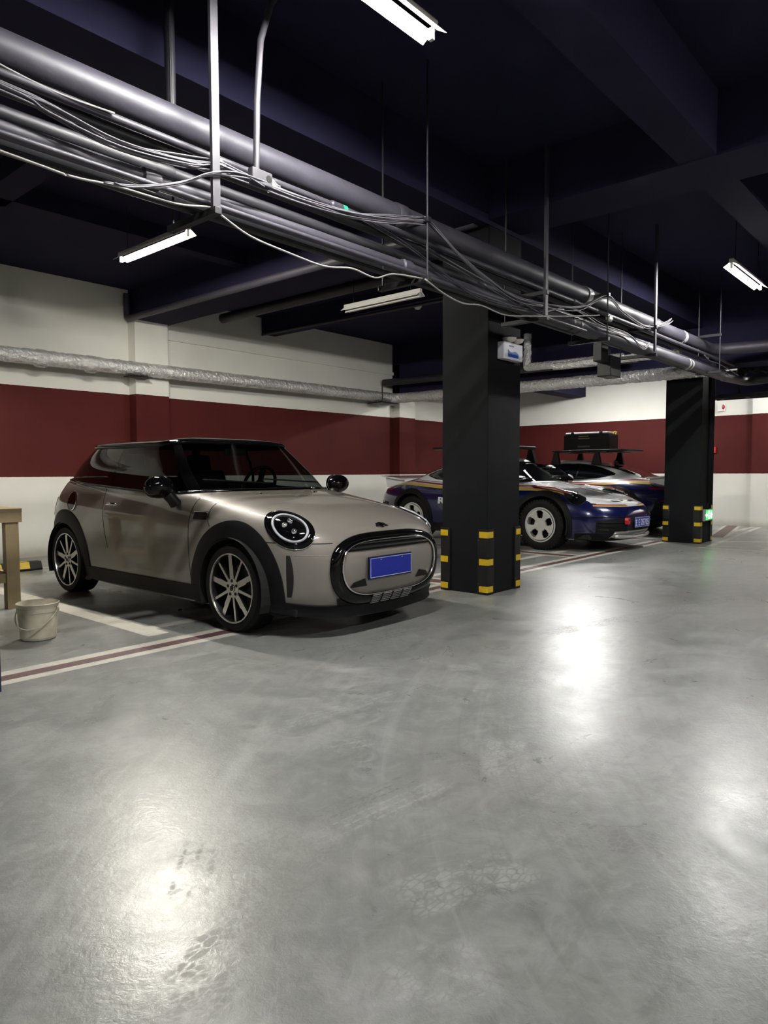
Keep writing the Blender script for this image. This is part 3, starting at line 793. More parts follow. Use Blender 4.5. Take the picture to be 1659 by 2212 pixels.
@once
def wheel_hatch(parent, loc, flip):
    R, rim, w = .308, .243, .205
    wl_ = link('wheel', None, parent); wl_.location = loc; wl_.empty_display_size = .1
    wl_.rotation_euler = (0, 0, PI if flip else 0)
    tyre_mesh(R, rim, w).build('tyre', M_TYRE, wl_, smooth=True, angle=35)
    b = MB().lathe([(rim + .001, .006), (rim - .001, .0), (rim - .010, .0), (rim - .014, .012), (rim - .022, .10), (rim - .03, w - .03), (0.0, w - .028)], 'x', n=64)
    b.build('rim_barrel', [M_RIMD], wl_, smooth=True, angle=30)
    MB().lathe([(rim - .001, -.0025), (rim - .010, -.0025), (rim - .012, .006), (rim, .006)], 'x', n=64, closed=True).build('rim_edge', M_RIMF, wl_, smooth=True, angle=30)
    sp = MB()
    for k in range(5):
        a0 = PI / 2 + 2 * PI * k / 5 - .1
        for (da, w0, w1) in ((0.0, .020, .0215), (.60, .011, .0085)):
            a = a0 + da; ca, sa = math.cos(a), math.sin(a)
            def pt(r, t): return (r * ca - t * sa, r * sa + t * ca)
            if da == 0: poly = [pt(.035, -w0), pt(rim - .008, -w1 * 1.0), pt(rim - .008, w1 * .75), pt(.16, w1 * .72), pt(.15, w1), pt(.035, w0)]
            else: poly = [pt(.035, -w0), pt(rim - .008, -w1), pt(rim - .008, w1), pt(.035, w0)]
            sp.prism(poly, 'x', .016, .05, 0, 1).build('spoke', [M_RIMF, M_RIMD], wl_); sp = MB()
    sp.prism([(.068 * math.cos(2 * PI * k / 20), .068 * math.sin(2 * PI * k / 20)) for k in range(20)], 'x', .0145, .06, 0, 1)
    sp.build('hub', [M_RIMF, M_RIMD], wl_)
    for k in range(5):
        a = PI / 2 + 2 * PI * k / 5 - .1; MB().lathe([(0, .0125), (.0115, .0125), (.0115, .02)], 'x', (0, .050 * math.cos(a), .050 * math.sin(a)), 12).build('lug_hole', M_VOID, wl_)
    MB().lathe([(0, .008), (.020, .009), (.027, .012), (.027, .02)], 'x', n=24).build('centre_cap', M_BLACKG, wl_, smooth=True, angle=40)
    MB().lathe([(.021, .0075), (.025, .0085), (.026, .011)], 'x', n=24).build('cap_ring', M_CHROME, wl_, smooth=True)
    MB().lathe([(.0, .075), (.15, .075), (.15, .09), (.0, .09)], 'x', n=40).build('brake_disc', mat('disc_steel', (.12, .12, .12), .4, metal=.8), wl_)
    return wl_
@once
def wheel_rally(parent, loc, flip):
    R, rim, w = .356, .246, .27
    wl_ = link('wheel', None, parent); wl_.location = loc; wl_.empty_display_size = .1
    wl_.rotation_euler = (0, 0, PI if flip else 0)
    tyre_mesh(R, rim, w, 64, 44).build('tyre', M_TYRE, wl_, smooth=True, angle=30)
    MB().lathe([(rim + .002, .008), (rim - .002, -.004), (rim - .012, -.006), (rim - .020, .0), (rim - .028, .012), (rim - .034, .05), (rim - .04, w - .03), (0, w - .02)], 'x', n=64).build('rim_barrel', M_RIMW, wl_, smooth=True, angle=30)
    # five spoke face: a dished disc pierced by five rounded windows
    b = MB(); nr, na = 18, 120; r0, r1 = .0, rim - .028
    def hole(r, a):
        k = round((a - PI / 2) / (2 * PI / 5)); da = (a - PI / 2 - k * 2 * PI / 5)
        u = (r - .150) / .058; v = da * r / (.052 + .25 * (r - .150)); return abs(u) ** 3 + abs(v) ** 3 < 1
    ids = {}
    def vid(i, j):
        j %= na; key = (0, 0) if i == 0 else (i, j)
        if key not in ids:
            r = r0 + (r1 - r0) * i / nr; a = 2 * PI * j / na
            x = .012 + .028 * max(0, 1 - abs(r - .06) / .2) * 0 + .022 * (1 - min(1, max(0, (r - .07) / .12)))
            ids[key] = len(b.v); b.v.append((x, r * math.cos(a), r * math.sin(a)))
        return ids[key]
    for i in range(nr):
        for j in range(na):
            r = r0 + (r1 - r0) * (i + .5) / nr; a = 2 * PI * (j + .5) / na
            if hole(r, a): continue
            q = [vid(i, j), vid(i, j + 1), vid(i + 1, j + 1), vid(i + 1, j)]
            q2 = []
            [q2.append(k) for k in q if k not in q2]
            b.f.append(tuple(q2)); b.m.append(0)
    o = b.build('spoke_face', M_RIMW, wl_, smooth=True, angle=40)
    so = o.modifiers.new('solid', 'SOLIDIFY'); so.thickness = -.03; so.offset = 1
    MB().lathe([(0, .085), (rim - .04, .085)], 'x', n=40).build('wheel_recess', M_VOID, wl_)
    for k in range(5):
        a = PI / 2 + 2 * PI * (k + .5) / 5; MB().lathe([(0, .026), (.011, .026), (.012, .04)], 'x', (0, .058 * math.cos(a), .058 * math.sin(a)), 10).build('lug_nut', M_BLACKM, wl_)
    MB().lathe([(0, .018), (.024, .02), (.030, .028), (.030, .04)], 'x', n=24).build('centre_cap', mat('cap_grey', (.25, .25, .25), .3), wl_, smooth=True, angle=40)
    MB().lathe([(.010, .0165), (.018, .0175)], 'x', n=20).build('cap_ring', M_BLACKM, wl_)
    for k in range(10):
        a = 2 * PI * k / 10 + .3; 
        pts = [((rim - .0235) * math.cos(a + t), (rim - .0235) * math.sin(a + t)) for t in np.linspace(-.16, .16, 6)] + [((rim - .030) * math.cos(a + t), (rim - .030) * math.sin(a + t)) for t in np.linspace(.16, -.16, 6)]
        MB().prism(pts, 'x', .003, .010).build('rim_slot', M_VOID, wl_)
    return wl_

# ------------------------------------------------------------------ the grey hatchback
M_GREY = mat('paint_silver_grey', (.215, .194, .172), .45, metal=.12, coat=1.0, spec=.25)
M_WIND = glass('windscreen_glass', (.42, .46, .44))
M_SIDEG = glass('privacy_glass', (.26, .28, .27))
M_SEAT = mat('seat_fabric', (.010, .010, .011), .8)
M_DRL = mat('light_ring_white', (.48, .48, .52), .25, coat=.5)
M_PLATE = mat('plate_blue', (.008, .018, .26), .35)
M_PLATEW = mat('plate_white', (.62, .64, .72), .4)
def build_hatch():
    car = thing('car', 'silver grey three door hatchback with black roof parked nose out', 'car', (3.793, 3.231, 0), 0, 1.022)
    T = np.array([
        # zs    w     yf    zf    nf   yr    zr    nr   slope
        [.15, .80, .13, .150, 5.2, 3.76, .24, 5.5, 0],
        [.22, .822, .07, .215, 5.2, 3.79, .29, 5.6, 0],
        [.30, .838, .030, .30, 5.2, 3.82, .36, 5.8, 0],
        [.42, .848, .008, .42, 5.1, 3.85, .46, 6.0, 0],
        [.54, .853, .010, .54, 5.0, 3.855, .56, 6.2, .002],
        [.63, .855, .045, .635, 4.9, 3.84, .66, 6.3, .006],
        [.70, .853, .095, .702, 4.8, 3.82, .75, 6.3, .012],
        [.755, .849, .165, .750, 4.6, 3.79, .82, 6.3, .018],
        [.80, .843, .27, .792, 4.4, 3.76, .88, 6.2, .024],
        [.84, .834, .41, .832, 4.2, 3.73, .93, 6.0, .030],
        [.877, .823, .60, .868, 4.2, 3.70, .97, 5.8, .036],
        [.910, .810, .83, .902, 4.4, 3.68, 1.005, 5.6, .042],
        [.937, .797, 1.07, .932, 5.0, 3.66, 1.030, 5.5, .045],
        [.957, .783, 1.29, .957, 5.6, 3.64, 1.045, 5.4, .045]])
    yc = 2.1
    T[:, 1] *= .982
    rows = [crow(T, t) for t in np.linspace(0, len(T) - 1, 84)]
    sh = Shell([half_ring(r, yc, 3.2, 2.6) for r in rows])
    full = sh.faces(); skin = Skin(full)
    AR = [(.77, .305, .345), (3.265, .305, .345)]
    cut_arches(full, AR)
    body = full.build('body', M_GREY, car, smooth=True, angle=0, recalc=False)
    # greenhouse
    belt = T[-1].copy(); g0 = belt.copy(); g0[0] += .004; g0[1] -= .010; g0[2] += .015; g0[5] -= .01
    g3 = np.array([1.322, .632, 1.80, 1.352, 5.6, 3.32, 1.345, 5.0, .004])
    g1 = g0 * .66 + g3 * .34; g1[1] += .020; g1[0] += .004; g1[2] += .0; g1[5] += .012
    g2 = g0 * .33 + g3 * .67; g2[1] += .018; g2[2] += .0; g2[5] += .018
    G = np.array([g0, g1, g2, g3])
    gs = Shell([half_ring(crow(G, t), yc, 3.0, 2.6) for t in np.linspace(0, 3, 22)])
    gall = gs.faces(); gskin = Skin(gall)
    cF = SEG[0]; cR = SEG[0] + SEG[1] + SEG[2]
    isw = lambda i: i < cF - 2
    isr = lambda i: i >= cR + 3
    edge = lambda j: j < 1 or j > 19
    iB = SEG[0] + SEG[1]
    def ybound(i, j, c): return c[1]
    gs.faces(lambda i, j, c: isw(i) and j >= 1 and j <= 19).build('windscreen', M_WIND, car, smooth=True, angle=0, recalc=False)
    gs.faces(lambda i, j, c: isr(i) and j >= 1 and j <= 19).build('rear_window', M_SIDEG, car, smooth=True, angle=0, recalc=False)
    def sidewin(i): return cF + 5 <= i < cR - 1
    yB = lambda c: c[1] - 2.52 + (c[2] - 1.0) * .1
    for sg in (1, -1):
        gs.faces(lambda i, j, c: sidewin(i) and not edge(j) and yB(c) < -.02, (sg,)).build('door_glass', M_SIDEG, car, smooth=True, angle=0, recalc=False)
        gs.faces(lambda i, j, c: sidewin(i) and not edge(j) and yB(c) > .02, (sg,)).build('rear_side_glass', M_SIDEG, car, smooth=True, angle=0, recalc=False)
    gs.faces(lambda i, j, c: not ((isw(i) and 1 <= j <= 19) or (isr(i) and 1 <= j <= 19) or (sidewin(i) and not edge(j) and abs(yB(c)) > .02))).build('window_pillars', M_BLACKG, car, smooth=True, angle=0, recalc=False)
    # floating roof
    rr = []
    for (dw, dz, sh_) in ((.004, -.012, 0), (.014, -.004, 0), (.014, .012, 0), (.004, .024, 0), (-.03, .036, .02), (-.10, .050, .06), (-.2, .061, .14), (-.33, .069, .25), (-.47, .072, .4), (-.632, .073, .55)):
        r = g3.copy(); r[1] = max(0.0, g3[1] + dw); r[0] += dz; r[3] += dz * .72; r[6] += dz * .7
        r[2] = g3[2] - min(dw, .014) * (1 if dw > 0 else .55); r[5] = g3[5] + min(dw, .014) * (4 if dw > 0 else .6)
        rr.append(half_ring(r, yc, 3, 3))
    roof_s = Shell(rr)
    roof_s.faces().build('roof', M_BLACKG, car, smooth=True, angle=0, recalc=True, weld=1e-4)
    # belt trim
    ring = sh.R[-1]; loop = [(x, y, z + .003) for x, y, z in ring] + [(-x, y, z + .003) for x, y, z in ring[::-1][1:-1]]
    MB().tube(loop, .010, 8, closed=True).build('belt_trim', M_BLACKG, car, smooth=True, angle=0)
    for sg in (1, -1):
        seg = [(sg * x, y, z + .008) for x, y, z in ring[18:44:2]]
        MB().tube(seg, .009, 8).build('cowl_chrome', M_CHROME, car, smooth=True, angle=0)
    # interior
    MB().box((-.72, 1.0, .30), (.72, 3.5, .34)).build('cabin_floor', M_SEAT, car)
    MB().prism([(1.42, .55), (1.42, .94), (1.60, .97), (1.82, .95), (1.92, .88), (1.92, .55)], 'x', -.70, .70).build('dashboard', M_SEAT, car, bevel=.02)
    for sx in (-.36, .36):
        s_ = MB(); s_.prism([(2.05, .45), (2.6, .45), (2.7, .6), (2.12, .62)], 'x', sx - .25, sx + .25)
        s_.prism([(2.52, .6), (2.70, .55), (2.92, 1.10), (2.80, 1.13)], 'x', sx - .24, sx + .24)
        s_.prism([(2.82, 1.10), (2.90, 1.09), (2.93, 1.27), (2.86, 1.28)], 'x', sx - .12, sx + .12)
        s_.build('seat', M_SEAT, car, bevel=.025)
    sw = link('steering_wheel', None, car); sw.location = (.36, 1.93, .985); sw.rotation_euler = (math.radians(-68), 0, 0); sw.empty_display_size = .05
    MB().tube([(.178 * math.cos(a), .178 * math.sin(a), 0) for a in np.linspace(0, 2 * PI, 36)[:-1]], .016, 8, closed=True).build('wheel_ring', M_BLACKM, sw, smooth=True, angle=0)
    MB().box((-.17, -.02, -.01), (.17, .03, .01)).box((-.025, -.17, -.01), (.025, 0, .01)).ellipsoid((0, 0, 0), (.06, .055, .03)).build('wheel_hub', M_BLACKM, sw)
    MB().box((-.11, 1.79, 1.245), (.11, 1.815, 1.305)).build('inside_mirror', M_BLACKM, car, bevel=.01)
    # wheels and wells
    for (y, _, _) in AR:
        for sg in (-1, 1):
            wheel_hatch(car, (sg * .828, y, .306), sg > 0)
        w_ = MB()
        for sg in (-1, 1):
            prof = [(sg * .845, .352), (sg * .52, .352), (sg * .52, .0)]
            vs_ = []
            for k in range(25):
                a = PI * 1.25 * k / 24 - PI * .125
                for (x, r) in prof: vs_.append((x, y + r * math.cos(a), .305 + r * math.sin(a)))
            w_.add(vs_, [(k * 3 + i, k * 3 + i + 1, k * 3 + 4 + i, k * 3 + 3 + i) for k in range(24) for i in range(2)])
            w_.build('wheel_well', M_VOID, car); w_ = MB()
    MB().box((-.70, .25, .155), (.70, 3.7, .20)).build('underbody', M_VOID, car)
    # cladding
    for sg in (-1, 1):
        for (ya, za, r), front in ((AR[0], True), (AR[1], False)):
            def f(u, v, ya=ya, za=za, front=front):
                a = math.radians(-24 + 228 * u)            # 0 = towards the rear
                ro = .452 + .012 * math.sin(a)
                if front: ro += .05 * max(0, math.cos(a)) ** 2 * max(0, .5 - math.sin(a)) 
                rad = .338 + (ro - .338) * v
                y = ya + rad * math.cos(a); z = max(.155, za + rad * math.sin(a))
                y = min(max(y, .16), 3.79)
                return skin.side(y, z, sg, .2)
            patch(f, 46, 4, lambda u, v: .014 * (1 - .5 * v ** 3), 'arch_cladding', M_CLAD, car, skirt=.05)
        patch(lambda u, v: skin.side(1.12 + 1.80 * u, .178 + .105 * v, sg, .2), 30, 4, lambda u, v: .020 - .006 * v, 'sill_cladding', M_CLAD, car, skirt=.05)
        # seams
        seam(lambda t: skin.side(1.250 + .01 * math.sin(t * 3), .30 + .64 * t, sg), 20, .0028, 'door_seam', M_VOID, car)
        seam(lambda t: skin.side(2.555 - .09 * (1 - t) ** 2, .47 + .52 * t, sg), 16, .0022, 'door_seam', M_VOID, car)
        seam(lambda t: skin.side(1.060 - .05 * (1 - t) ** 3, .72 + .165 * t, sg), 14, .0028, 'bonnet_seam', M_VOID, car)
        # side repeater panel
        patch(lambda u, v: skin.side(1.135 + .145 * (u - .5) * (1 - .12 * v), .765 + .050 * v, sg), 8, 4, .008, 'side_vent', M_BLACKM, car)
        seam(lambda t: skin.side(1.065 + .15 * t, .818, sg), 8, .006, 'vent_chrome', M_CHROME, car, .006)
        # handle
        P, n = skin.side(2.37, .838, sg)
        h = MB(); h.tube([P + Vector((sg * .004, -.085, .0)), P + Vector((sg * .028, -.07, .003)), P + Vector((sg * .034, 0, .005)), P + Vector((sg * .028, .07, .003)), P + Vector((sg * .004, .085, 0))], [.008, .012, .013, .012, .008], 10)
        h.build('door_handle', M_CHROME, car, smooth=True, angle=0)
        patch(lambda u, v: skin.side(2.37 + .055 * (v) * math.cos(2 * PI * u), .826 + .03 * v * math.sin(2 * PI * u), sg), 16, 3, .001, 'handle_recess', M_GREY, car, 0)
        # mirror
        m_ = MB(); m_.ellipsoid((sg * .930, 1.48, .995), (.118, .082, .084), 28, 16); mi_ = m_.build('mirror', M_BLACKG, car, smooth=True, angle=0)
        MB().tube([(sg * .815, 1.45, .870), (sg * .845, 1.45, .905), (sg * .875, 1.47, .950)], [.048, .042, .046], 12).build('mirror_foot', M_BLACKM, mi_, smooth=True, angle=50)
        MB().lathe([(0, 0), (.075, 0), (.082, -.006)], 'y', (sg * .930, 1.563, .995), 20).build('mirror_glass', M_CHROME, mi_)
        # headlight
        C = Vector((sg * .712, .265, .768)); nrm = Vector((sg * .50, -.80, .33)).normalized()
        e1 = Vector((0, 0, 1)).cross(nrm).normalized() * sg; e2 = nrm.cross(e1).normalized()
        if e2.z < 0: e2 = -e2
        tl = .62
        E1 = e1 * math.cos(tl) + e2 * math.sin(tl) * -1; E2 = e2 * math.cos(tl) + e1 * math.sin(tl)
        def hl(u, r):
            a = 2 * PI * u
            o_ = C + nrm * .6 + E1 * (.130 * r * math.cos(a)) + E2 * (.182 * r * math.sin(a))
            h_ = skin.ray(o_, -nrm)
            return (h_[0], nrm) if h_ else (C, nrm)
        hlo = patch(lambda u, v: hl(u, .66 + .34 * v), 48, 5, lambda u, v: .016 * math.sin(PI * (.25 + .75 * v)) + .002, 'headlight', M_BLACKG, car, skirt=.03, closed=True, angle=0)
        patch(lambda u, v: hl(u, .70 * v), 36, 6, lambda u, v: .010 + .018 * (1 - v * v), 'lens', M_BLACKG, hlo, 0, angle=0)
        MB().tube([hl(u, .70)[0] + nrm * .018 for u in np.linspace(0, 1, 49)[:-1]], .0085, 8, closed=True).build('light_ring', M_DRL, hlo, smooth=True, angle=0)
        MB().tube([hl(u, 1.0)[0] + nrm * .004 for u in np.linspace(0, 1, 49)[:-1]], .0045, 6, closed=True).build('chrome_rim', M_CHROME, hlo, smooth=True, angle=0)
        for (du, rr_) in ((.13, .22), (.40, .30), (.80, .28)):
            P = hl(du, rr_)[0] + nrm * .024; MB().ellipsoid(P, (.020, .020, .020), 12, 8).build('reflector_bowl', M_CHROME, hlo, smooth=True, angle=0)
        # bumper slit and seams
        patch(lambda u, v: skin.radial(sg * (math.radians(55.5) - math.radians(3.3) * u * math.sin(PI * (.15 + .75 * v)) ** .6), .285 + .275 * v), 5, 14, .003, 'air_slit', M_VOID, car, 0)
        seam(lambda t: skin.radial(sg * math.radians(52 - 22 * t), .560), 10, .0025, 'scoop_crease', M_GREY, car, .0)
        seam(lambda t: skin.radial(sg * math.radians(72 - 36 * t), .640 - .004 * t), 24, .0032, 'bumper_seam', M_VOID, car)
    # splitter
    patch(lambda u, v: skin.radial(math.radians(-76 + 152 * u), .132 + .072 * abs(2 * u - 1) ** 1.5 + .068 * v), 60, 4, lambda u, v: .026 - .016 * v, 'front_lip', M_CLAD, car, skirt=.10)
    # grille
    def sup(t, a, b, n, z0):
        ct, st = math.cos(t), math.sin(t)
        x = a * abs(ct) ** (2 / n) * (1 if ct >= 0 else -1); z = z0 + b * abs(st) ** (2 / n) * (1 if st >= 0 else -1)
        if z < z0: x *= 1 - .16 * ((z0 - z) / b) ** 1.5
        else: x *= 1 - .06 * ((z - z0) / b) ** 2
        return x, z
    def gp(u, v):
        t = 2 * PI * u; xi, zi = sup(t, .490, .186, 4.0, .455); xo, zo = sup(t, .565, .244, 3.7, .440)
        return skin.front(xi + (xo - xi) * v, zi + (zo - zi) * v)
    gr = patch(gp, 72, 5, lambda u, v: .012 + .012 * math.sin(PI * v), 'grille_frame', M_BLACKG, car, skirt=.03, closed=True, angle=0)
    MB().tube([gp(u, 0)[0] + Vector((0, -.016, 0)) for u in np.linspace(0, 1, 73)[:-1]], .0075, 8, closed=True).build('chrome_surround', M_CHROME, gr, smooth=True, angle=0)
    def xin(z):
        s_ = max(0.0, 1 - (abs(z - .455) / .186) ** 4.0) ** (1 / 4.0)
        return .490 * s_ * (1 - .06 * ((z - .455) / .186) ** 2)
    up_ = patch(lambda u, v: skin.front((2 * u - 1) * xin(.575 + .068 * v), .575 + .068 * v), 30, 5, .003, 'upper_grille', M_VOID, car, 0)
    for z in (.592, .620):
        MB().tube([skin.front(x, z)[0] + Vector((0, -.010, 0)) for x in np.linspace(-xin(z) * .97, xin(z) * .97, 25)], .0085, 8).build('grille_bar', M_BLACKM, up_, smooth=True, angle=0)
    lo_ = patch(lambda u, v: skin.front((2 * u - 1) * .50 * (1 - .12 * (1 - v)), .165 + .105 * v), 30, 4, .006, 'lower_grille', M_BLACKM, car, 0)
    for k in range(4):
        xa = -.20 + k * .108
        for q in range(5):
            z = .203 + q * .014
            p0 = skin.front(xa, z)[0]; p1 = skin.front(xa + .088, z)[0]
            MB().tube([p0 + Vector((0, -.030, 0)), p1 + Vector((0, -.030, 0))], .0045, 6).build('grille_fin', M_CHROME if False else mat('fin_grey', (.22, .22, .22), .35, metal=.5), lo_)
    for sg in (-1, 1):
        patch(lambda u, v: skin.front(sg * (.26 + .16 * u) + sg * .03 * v * (1 - 2 * u), .335 + (.055 - .02 * u) * v), 6, 4, .004, 'fog_recess', M_BLACKM, car, 0)
        P = skin.front(sg * .46, .47)[0]
        patch(lambda u, v: skin.front(sg * (.44 + .05 * u), .44 + .055 * v), 3, 3, .0008, 'tow_cover', M_GREY, car, 0)
    pl = link('number_plate', None, car); pl.location = (-.055, -.022, .455); pl.empty_display_size = .05
    MB().box((-.226, .004, -.076), (.226, .016, .076)).build('plate_holder', M_BLACKM, pl, bevel=.003)
    MB().box((-.22, -.002, -.07), (.22, .004, .07)).build('plate_sheet', M_PLATE, pl)
    e = MB()
    for (a, b_) in (((-.216, -.066), (.216, -.063)), ((-.216, .063), (.216, .066)), ((-.216, -.066), (-.213, .066)), ((.213, -.066), (.216, .066))): e.box((a[0], -.003, a[1]), (b_[0], -.001, b_[1]))
    e.build('plate_border', M_PLATEW, pl)
    for x in (-.11, .11): MB().ellipsoid((x, -.004, .055), (.008, .005, .008), 10, 6).build('plate_screw', M_CHROME, pl)
    # bonnet badge
    P, n = skin.top(0, .125)
    bd = link('bonnet_badge', None, car); bd.location = P; bd.rotation_euler = Vector((0, 0, 1)).rotation_difference(n).to_euler(); bd.empty_display_size = .05
    MB().ellipsoid((0, 0, .003), (.030, .030, .007), 20, 8).build('badge_disc', M_BLACKG, bd, smooth=True)
    for sg in (-1, 1):
        wg = MB().box((min(sg * .022, sg * .032), -.018, .001), (max(sg * .022, sg * .032), .019, .005))
        for q in range(4): wg.box((min(sg * .025, sg * (.062 - .007 * q)), -.018 + q * .010, .002), (max(sg * .025, sg * (.062 - .007 * q)), -.011 + q * .010, .006))
        wg.build('badge_wing', M_BLACKM, bd)
    # wipers
    for (x0, x1) in ((.60, -.02), (.02, -.58)):
        pts = []
        for k in range(9):
            t = k / 8; x = x0 + (x1 - x0) * t
            h_ = gskin.ray((x, 0, 1.012 + .035 * t), (0, 1, 0)); pts.append(h_[0] + Vector((0, -.014, 0)))
        MB().tube(pts, .007, 6).build('wiper', M_BLACKM, car, smooth=True)
    for sg in (-1, 1):
        P, n = skin.top(sg * .28, 1.12); MB().ellipsoid(P, (.012, .018, .008), 10, 6).build('washer_jet', M_BLACKM, car, smooth=True)
        # filler cap on one side, tail lamps
        patch(lambda u, v: skin.rear(sg * (.60 + .14 * u), .70 + .17 * v), 4, 4, .006, 'tail_lamp', mat('tail_red', (.35, .01, .01), .2, coat=1), car, .02)
    fc = patch(lambda u, v: skin.side(3.125 + .082 * v * math.cos(2 * PI * u), .850 + .082 * v * math.sin(2 * PI * u), -1), 32, 4, .008, 'filler_cap', M_BLACKG, car, .0, angle=0)
    MB().tube([skin.side(3.125 + .085 * math.cos(a), .850 + .085 * math.sin(a), -1)[0] + Vector((-.006, 0, 0)) for a in np.linspace(0, 2 * PI, 33)[:-1]], .0045, 6, closed=True).build('cap_chrome', M_CHROME, fc, smooth=True)
    return car
hatch = build_hatch()

# ------------------------------------------------------------------ the striped sports cars
M_CWHITE = mat('paint_white', (.62, .635, .65), .25, coat=1.0)
M_CBLUE = mat('paint_blue', (.004, .006, .052), .22, metal=.2, coat=1.0)
M_SRED = mat('stripe_red', (.20, .012, .02), .3, coat=.6)
M_SGOLD = mat('stripe_gold', (.46, .31, .08), .3, coat=.6)
M_GLASSB = mat('black_glass', (.004, .005, .006), .03, coat=1.0)
M_SILVER = mat('skid_silver', (.60, .60, .58), .3, metal=.7)
M_HOOKR = mat('tow_red', (.42, .012, .025), .35)
M_TAILR = mat('tail_strip_red', (.16, .006, .012), .15, coat=1)
def build_sports(label, loc, rz, scale):
    car = thing('car', label, 'car', loc, rz, scale, group='white and blue striped sports cars')
    T = np.array([
        [.16, .86, .14, .19, 3.9, 4.40, .26, 4.2, 0],
        [.24, .885, .06, .26, 3.9, 4.46, .34, 4.2, 0],
        [.34, .905, .015, .35, 3.8, 4.51, .45, 4.2, 0],
        [.46, .918, .0, .46, 3.7, 4.53, .56, 4.2, 0],
        [.56, .920, .035, .56, 3.6, 4.52, .65, 4.2, 0],
        [.65, .916, .11, .635, 3.5, 4.50, .73, 4.2, .004],
        [.72, .907, .24, .69, 3.4, 4.46, .79, 4.1, .008],
        [.78, .892, .43, .74, 3.5, 4.40, .84, 4.0, .012],
        [.825, .872, .68, .79, 3.7, 4.30, .88, 3.8, .016],
        [.86, .848, .95, .84, 4.0, 4.16, .92, 3.6, .020],
        [.89, .820, 1.22, .892, 4.4, 4.00, .955, 3.6, .022],
        [.92, .782, 1.46, .945, 4.8, 3.82, .995, 3.6, .022]])
    yc = 2.3
    def deform(r):
        r = r.copy(); x, y, z = r[:, 0], r[:, 1], r[:, 2]
        up_ = np.clip((z - .5) / .3, 0, 1)
        r[:, 2] += up_ * .060 * np.exp(-((x - .68) / .15) ** 2) * np.exp(-((y - .75) / .42) ** 2)
        r[:, 2] -= up_ * .020 * np.exp(-((x - .0) / .45) ** 2) * np.exp(-((y - .75) / .5) ** 2)
        hz = np.exp(-((z - .62) / .30) ** 2)
        r[:, 0] += np.sign(x) * hz * (.030 * np.exp(-((y - 3.55) / .55) ** 2) - .018 * np.exp(-((y - 2.2) / .7) ** 2)) * np.clip(x / .5, 0, 1)
        return r
    rows = [crow(T, t) for t in np.linspace(0, len(T) - 1, 80)]
    sh = Shell([half_ring(r, yc, 3.0, 2.6) for r in rows], deform)
    full = sh.faces(); skin = Skin(full)
    def zline(y):
        return float(np.interp(y, [0, .35, .62, .85, 1.2, 2.0, 2.9, 3.3, 3.7, 4.1, 4.5], [.60, .665, .77, .842, .860, .862, .870, .898, .920, .900, .87]))
    AR = [(1.03, .355, .40), (3.48, .355, .405)]
    for k, f in enumerate(full.f):
        c = np.mean([full.v[i] for i in f], axis=0)
        full.m[k] = 0 if c[2] > zline(c[1]) else 1
    cut_arches(full, AR, .5)
    full.build('body', [M_CWHITE, M_CBLUE], car, smooth=True, angle=0, recalc=False)
    # cabin
    g0 = T[-1].copy(); g0[0] += .003; g0[1] -= .006; g0[2] += .01; g0[5] -= .01
    g3 = np.array([1.245, .520, 2.02, 1.272, 4.6, 2.98, 1.225, 3.6, .0])
    g1 = g0 * .66 + g3 * .34; g1[1] += .035; g1[5] += .02; g1[6] += .012
    g2 = g0 * .33 + g3 * .67; g2[1] += .035; g2[5] += .03; g2[6] += .02
    G = np.array([g0, g1, g2, g3])
    rr = [half_ring(crow(G, t), yc, 3.0, 2.2) for t in np.linspace(0, 3, 22)]
    nG = len(rr)
    for (dw, dz) in ((-.05, .028), (-.12, .05), (-.22, .066), (-.34, .077), (-.45, .083), (-.52, .085)):
        r = g3.copy(); r[1] = max(0.0, g3[1] + dw); r[0] += dz; r[3] += dz * .75; r[6] += dz * .75; r[2] -= dw * .35; r[5] += dw * .5
        rr.append(half_ring(r, yc, 3, 3))
    gs = Shell(rr); gall = gs.faces(); gskin = Skin(gall)
    cF = SEG[0]; cR = SEG[0] + SEG[1] + SEG[2]
    ws = lambda i, j, c=None: i < cF - 3 and 1 <= j < nG - 2
    gs.faces(lambda i, j, c: not ws(i, j)).build('cabin_shell', M_CWHITE, car, smooth=True, angle=0, recalc=False, weld=1e-5)
    gs.faces(ws).build('windscreen', M_WIND, car, smooth=True, angle=0, recalc=False)
    MB().box((-.62, 1.7, .62), (.62, 3.4, .66)).box((-.62, 1.72, .66), (.62, 1.95, .90)).build('cabin_interior', M_SEAT, car)
    for sx in (-.34, .34): MB().prism([(2.2, .66), (2.6, .66), (2.85, 1.14), (2.7, 1.16)], 'x', sx - .22, sx + .22).build('seat', M_SEAT, car, bevel=.03)
    def win(sg, nm, ya, yb, mt, grow, off):
        lo = lambda y: float(np.interp(y, [1.5, 1.9, 2.6, 3.05, 3.32], [.968, .966, .972, .990, 1.050])) - grow
        hi = lambda y: float(np.interp(y, [1.5, 1.62, 1.8, 2.0, 2.3, 2.6, 2.85, 3.05, 3.2, 3.32], [.972, 1.06, 1.165, 1.222, 1.245, 1.236, 1.205, 1.155, 1.105, 1.052])) + grow
        return patch(lambda u, v: gskin.side(ya + (yb - ya) * u, lo(ya + (yb - ya) * u) + (hi(ya + (yb - ya) * u) - lo(ya + (yb - ya) * u)) * v, sg, 0), 30, 8, off, nm, mt, car, 0, angle=0)
